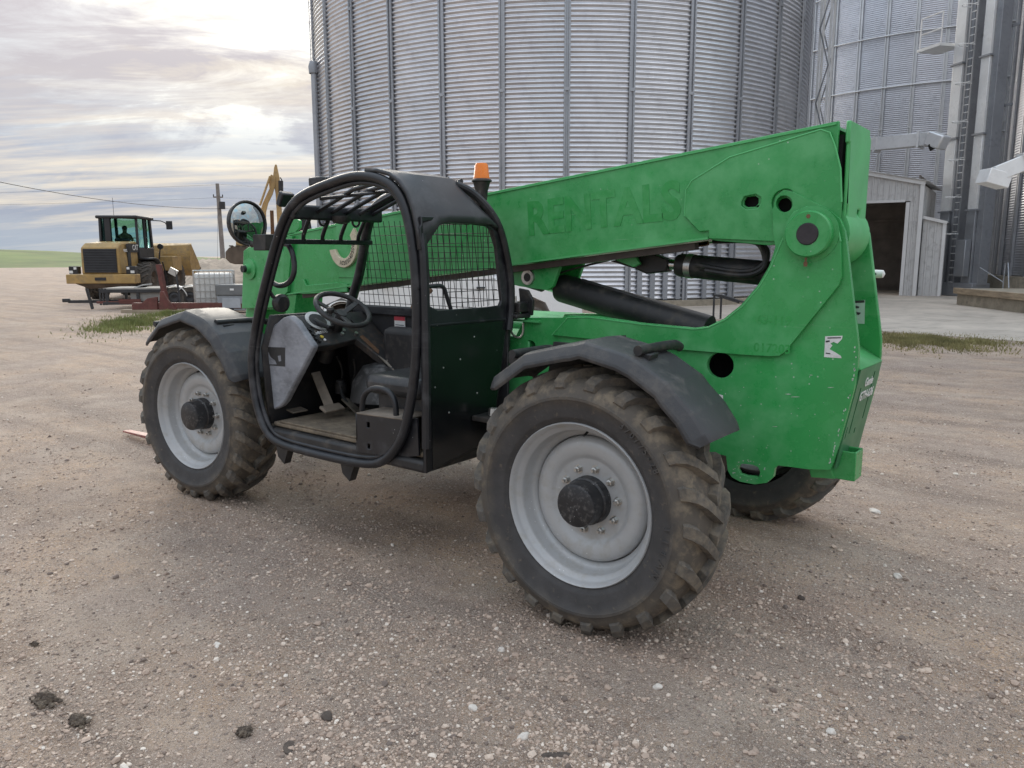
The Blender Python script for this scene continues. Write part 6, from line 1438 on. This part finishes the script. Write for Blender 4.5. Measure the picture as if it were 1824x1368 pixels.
CLOD = mat('dark_mud_clod', (0.095, 0.072, 0.055), 0.95, 0, 0.3, 30, dirt=((0.25, 0.2, 0.14), 0.4, 30), bump=1.0, bs=90)
BARK = mat('dark_bark', (0.085, 0.066, 0.054), 0.9, 0, 0.25, 30, bump=0.6, bs=80)
def clod(name, label, cat, u, v, d, col, n=46, seed=0):
    q = PX(u, v, z=0.0); r = np.random.default_rng(seed+int(u)); V = []; F = []
    for k in range(n):
        t = r.random()*2*PI; rr = abs(r.normal(0, 0.5)); x, y = d[0]*0.5*rr*math.cos(t), d[1]*0.5*rr*math.sin(t)
        s_ = r.uniform(0.10, 0.34)*min(d)*0.5*(1.25-min(1, rr)); sc = s_*r.uniform(0.6, 1.5, 3)*np.array([1, 1, 0.7])
        P = IV*(1+r.normal(0, 0.2, (12, 1)))*sc; a = r.random()*6.3; c_, n_s = math.cos(a), math.sin(a)
        P = np.stack([P[:, 0]*c_-P[:, 1]*n_s+x, P[:, 0]*n_s+P[:, 1]*c_+y, P[:, 2]+sc[2]*0.4+max(0, 1-rr)*min(d)*0.10*r.random()], -1)
        F.append(IF+len(V)*12); V.append(P)
    for k in range(30):      # straw and root fibres
        t = r.random()*6.3; rr = abs(r.normal(0, 0.6)); x, y = d[0]*0.5*rr*math.cos(t), d[1]*0.5*rr*math.sin(t); a = r.random()*6.3; l = r.uniform(0.1, 0.4)*d[0]; P = np.tile(np.array([[x, y, 0.006]]), (12, 1))
        e = np.array([math.cos(a), math.sin(a), r.uniform(0, 0.3)])*l; w_ = np.array([-math.sin(a), math.cos(a), 0])*0.0012
        P[:4] = [[x, y, 0.004], P[0]+w_, P[0]+e+w_, P[0]+e]; P[4:] = P[3]
        F.append(IF*0+np.array([0, 1, 2])+len(V)*12); F[-1] = np.array([[0, 1, 2], [0, 2, 3]])+len(V)*12; V.append(P)
    me = np_mesh(name, np.concatenate(V), np.concatenate(F), False)
    o = link(name, me, col, None, label, cat); o.location = (q.x, q.y, float(gz(q.x, q.y))+0.002); return o
for nm, lab, cat, u, v, d, m, sq in (
    ('stone', 'pale oblong stone on gravel below and left of the rear wheel', 'stone', 842, 1256, (0.05, 0.032), PALE, 0.8),
    ('stone', 'small white stone closest to the bottom edge of the photo', 'stone', 933, 1307, (0.045, 0.034), PALE, 0.8),
    ('stone', 'pale stone on gravel right below the rear wheel', 'stone', 1172, 1223, (0.038, 0.034), PALE, 0.8),
    ('stone', 'round pale stone left of the rear tyre contact', 'stone', 893, 1155, (0.035, 0.03), PALE, 0.8),
    ('stone', 'pale stone lying below the rear counterweight far right', 'stone', 1558, 912, (0.09, 0.06), PALE, 0.5),
    ('stone', 'white stone on the gravel by the lower right corner', 'stone', 1480, 1307, (0.035, 0.03), PALE, 0.8),
    ('stone', 'grey-white stone near a small dark rock at right', 'stone', 1598, 1027, (0.06, 0.045), PALE, 0.7),
    ('stone', 'flat pale stone chip on gravel lower left', 'stone', 386, 1140, (0.055, 0.03), PALE, 0.35),
    ('rock', 'small dark rock on gravel right of the rear wheel', 'rock', 1427, 1066, (0.045, 0.035), BARK, 0.7),
    ('mud_clod', 'dark brown mud clod nearest the bottom left', 'mud clod', 82, 1250, (0.20, 0.13), CLOD, 0.40),
    ('mud_clod', 'flattened mud clod right of the nearest dark clod', 'mud clod', 140, 1285, (0.20, 0.10), CLOD, 0.30),
    ('mud_clod', 'round tufty mud clod near the bottom edge', 'mud clod', 437, 1296, (0.11, 0.09), CLOD, 0.8),
    ('mud_clod', 'mud clod at the left edge of the gravel', 'mud clod', 62, 1148, (0.08, 0.05), CLOD, 0.5),
    ('bark_piece', 'dark bark piece lying lower centre left', 'bark', 582, 1270, (0.06, 0.045), BARK, 0.45),
    ('bark_piece', 'angular dark bark chip nearest the bottom edge', 'bark', 514, 1324, (0.075, 0.035), BARK, 0.4),
    ('bark_piece', 'long flat brown chip at the bottom centre', 'bark', 990, 1340, (0.10, 0.03), BARK, 0.25)):
    if cat == 'mud clod': clod(nm, lab, cat, u, v, d, m)
    else: rock(nm, lab, cat, u, v, d, m, sq)
